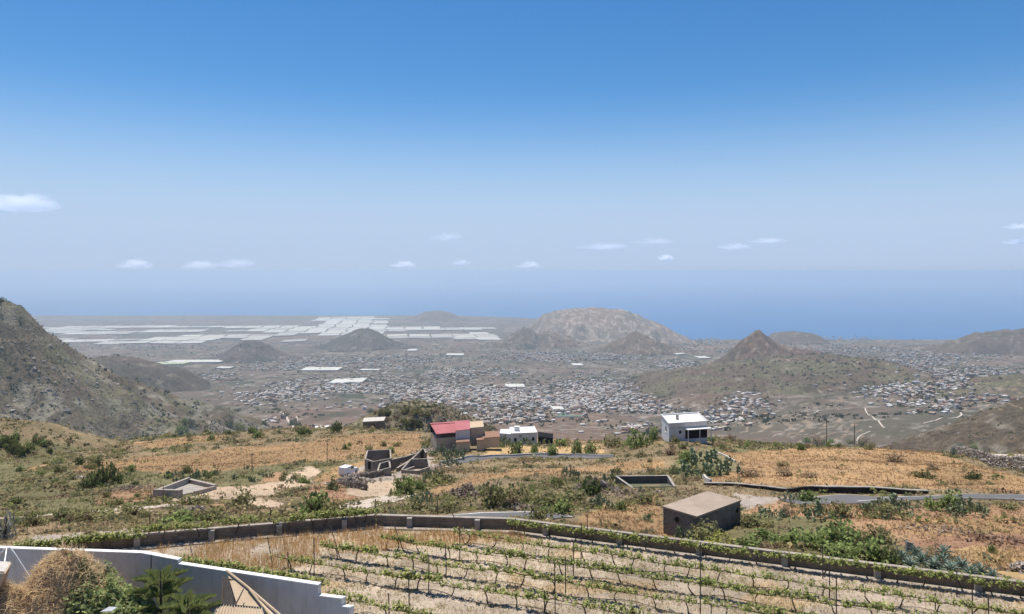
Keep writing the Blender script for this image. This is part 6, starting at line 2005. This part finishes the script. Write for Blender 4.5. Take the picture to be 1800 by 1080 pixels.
# ------------------------------------------------------------------ clouds
mc, nt, out = newmat("cloud_vapour")
pv = nd(nt, "ShaderNodeVolumePrincipled")
pv.inputs["Color"].default_value = (1, 1, 1, 1)
tcn = nd(nt, "ShaderNodeTexCoord")
fz = noise_fac(nt, 1.7, 6, .7, tcn.outputs["Object"], .42, .8)
ln = nd(nt, "ShaderNodeVectorMath", operation='LENGTH'); nt.links.new(tcn.outputs["Object"], ln.inputs[0])
fo = nd(nt, "ShaderNodeMapRange"); fo.inputs["From Min"].default_value = .25; fo.inputs["From Max"].default_value = 1.0; fo.inputs["To Min"].default_value = 1.0; fo.inputs["To Max"].default_value = 0.0
nt.links.new(ln.outputs["Value"], fo.inputs["Value"])
m1 = nd(nt, "ShaderNodeMath", operation='MULTIPLY'); nt.links.new(fz, m1.inputs[0]); nt.links.new(fo.outputs[0], m1.inputs[1])
oi = nd(nt, "ShaderNodeObjectInfo")
sp_ = nd(nt, "ShaderNodeSeparateColor"); nt.links.new(oi.outputs["Color"], sp_.inputs[0])
m2 = nd(nt, "ShaderNodeMath", operation='MULTIPLY'); nt.links.new(m1.outputs[0], m2.inputs[0]); nt.links.new(sp_.outputs[0], m2.inputs[1])
m3 = nd(nt, "ShaderNodeMath", operation='MULTIPLY'); nt.links.new(m2.outputs[0], m3.inputs[0]); m3.inputs[1].default_value = .01
nt.links.new(m3.outputs[0], pv.inputs["Density"])
nt.links.new(pv.outputs[0], out.inputs["Volume"])
def cloud_mesh(seed):
    r = np.random.default_rng(seed)
    nu, nv = 26, 13; V = []
    for j in range(nv + 1):
        ph = math.pi * j / nv
        for i in range(nu):
            th = 2 * math.pi * i / nu
            d = np.array([math.sin(ph) * math.cos(th), math.sin(ph) * math.sin(th), math.cos(ph)])
            f = .75 + .25 * math.sin(th * 3 + seed) * math.sin(ph * 2 + seed) + .2 * float(fbm(np.array([d[0] * 2 + seed]), np.array([d[2] * 2 + d[1]]), 3, seed)[0])
            if d[2] < 0:
                d = d * np.array([1, 1, .45])
            V.append(d * f)
    F = [(j * nu + i, (j + 1) * nu + i, (j + 1) * nu + (i + 1) % nu, j * nu + (i + 1) % nu) for j in range(nv) for i in range(nu)]
    return mk("cloud", np.array(V), F, mc, link=False, smooth=True)
CM = [cloud_mesh(s) for s in (1, 2, 3)]
for i, (px, py, w, h, dn, lab) in enumerate([(28, 357, 130, 34, 1.0, "largest white cloud at the left edge of the sky"), (237, 465, 54, 20, .9, "small white cloud low at left"), (350, 466, 60, 16, .8, "left one of a low pair of white clouds"), (415, 463, 64, 18, .45, "fainter right one of the low pair of white clouds"),
        (710, 465, 42, 13, .9, "bright small cloud low in the centre"), (810, 461, 34, 11, .45, "faint tiny cloud right of the bright centre one"), (785, 416, 50, 16, .25, "very faint cloud higher in the centre"), (931, 466, 40, 15, .7, "small cloud above the flat-topped mountain"),
        (1170, 453, 26, 12, 1.0, "bright tiny cloud right of centre"), (1060, 433, 80, 13, .45, "long faint cloud right of centre"), (1150, 424, 70, 12, .3, "faint streak of cloud joined to the long one"), (1290, 433, 56, 13, .4, "left part of a faint cloud pair at right"), (1348, 423, 56, 11, .45, "right part of the faint cloud pair at right"),
        (1790, 398, 44, 11, .6, "upper cloud at the right edge of the sky"), (1785, 425, 44, 11, .5, "lower cloud at the right edge of the sky")]):
    d = 30000.0 if py < 440 else 60000.0
    o = ob("cloud", CM[i % 3]); o.location = tuple(P(px, py + h * .15, d)); k = d / FPX
    o.scale = (w * k * .75, w * k * .5, h * k * .85)
    o.color = (dn * (30000 / d) * 1.6 * (60.0 / w), 1, 1, 1)
    tag(o, lab, "cloud")
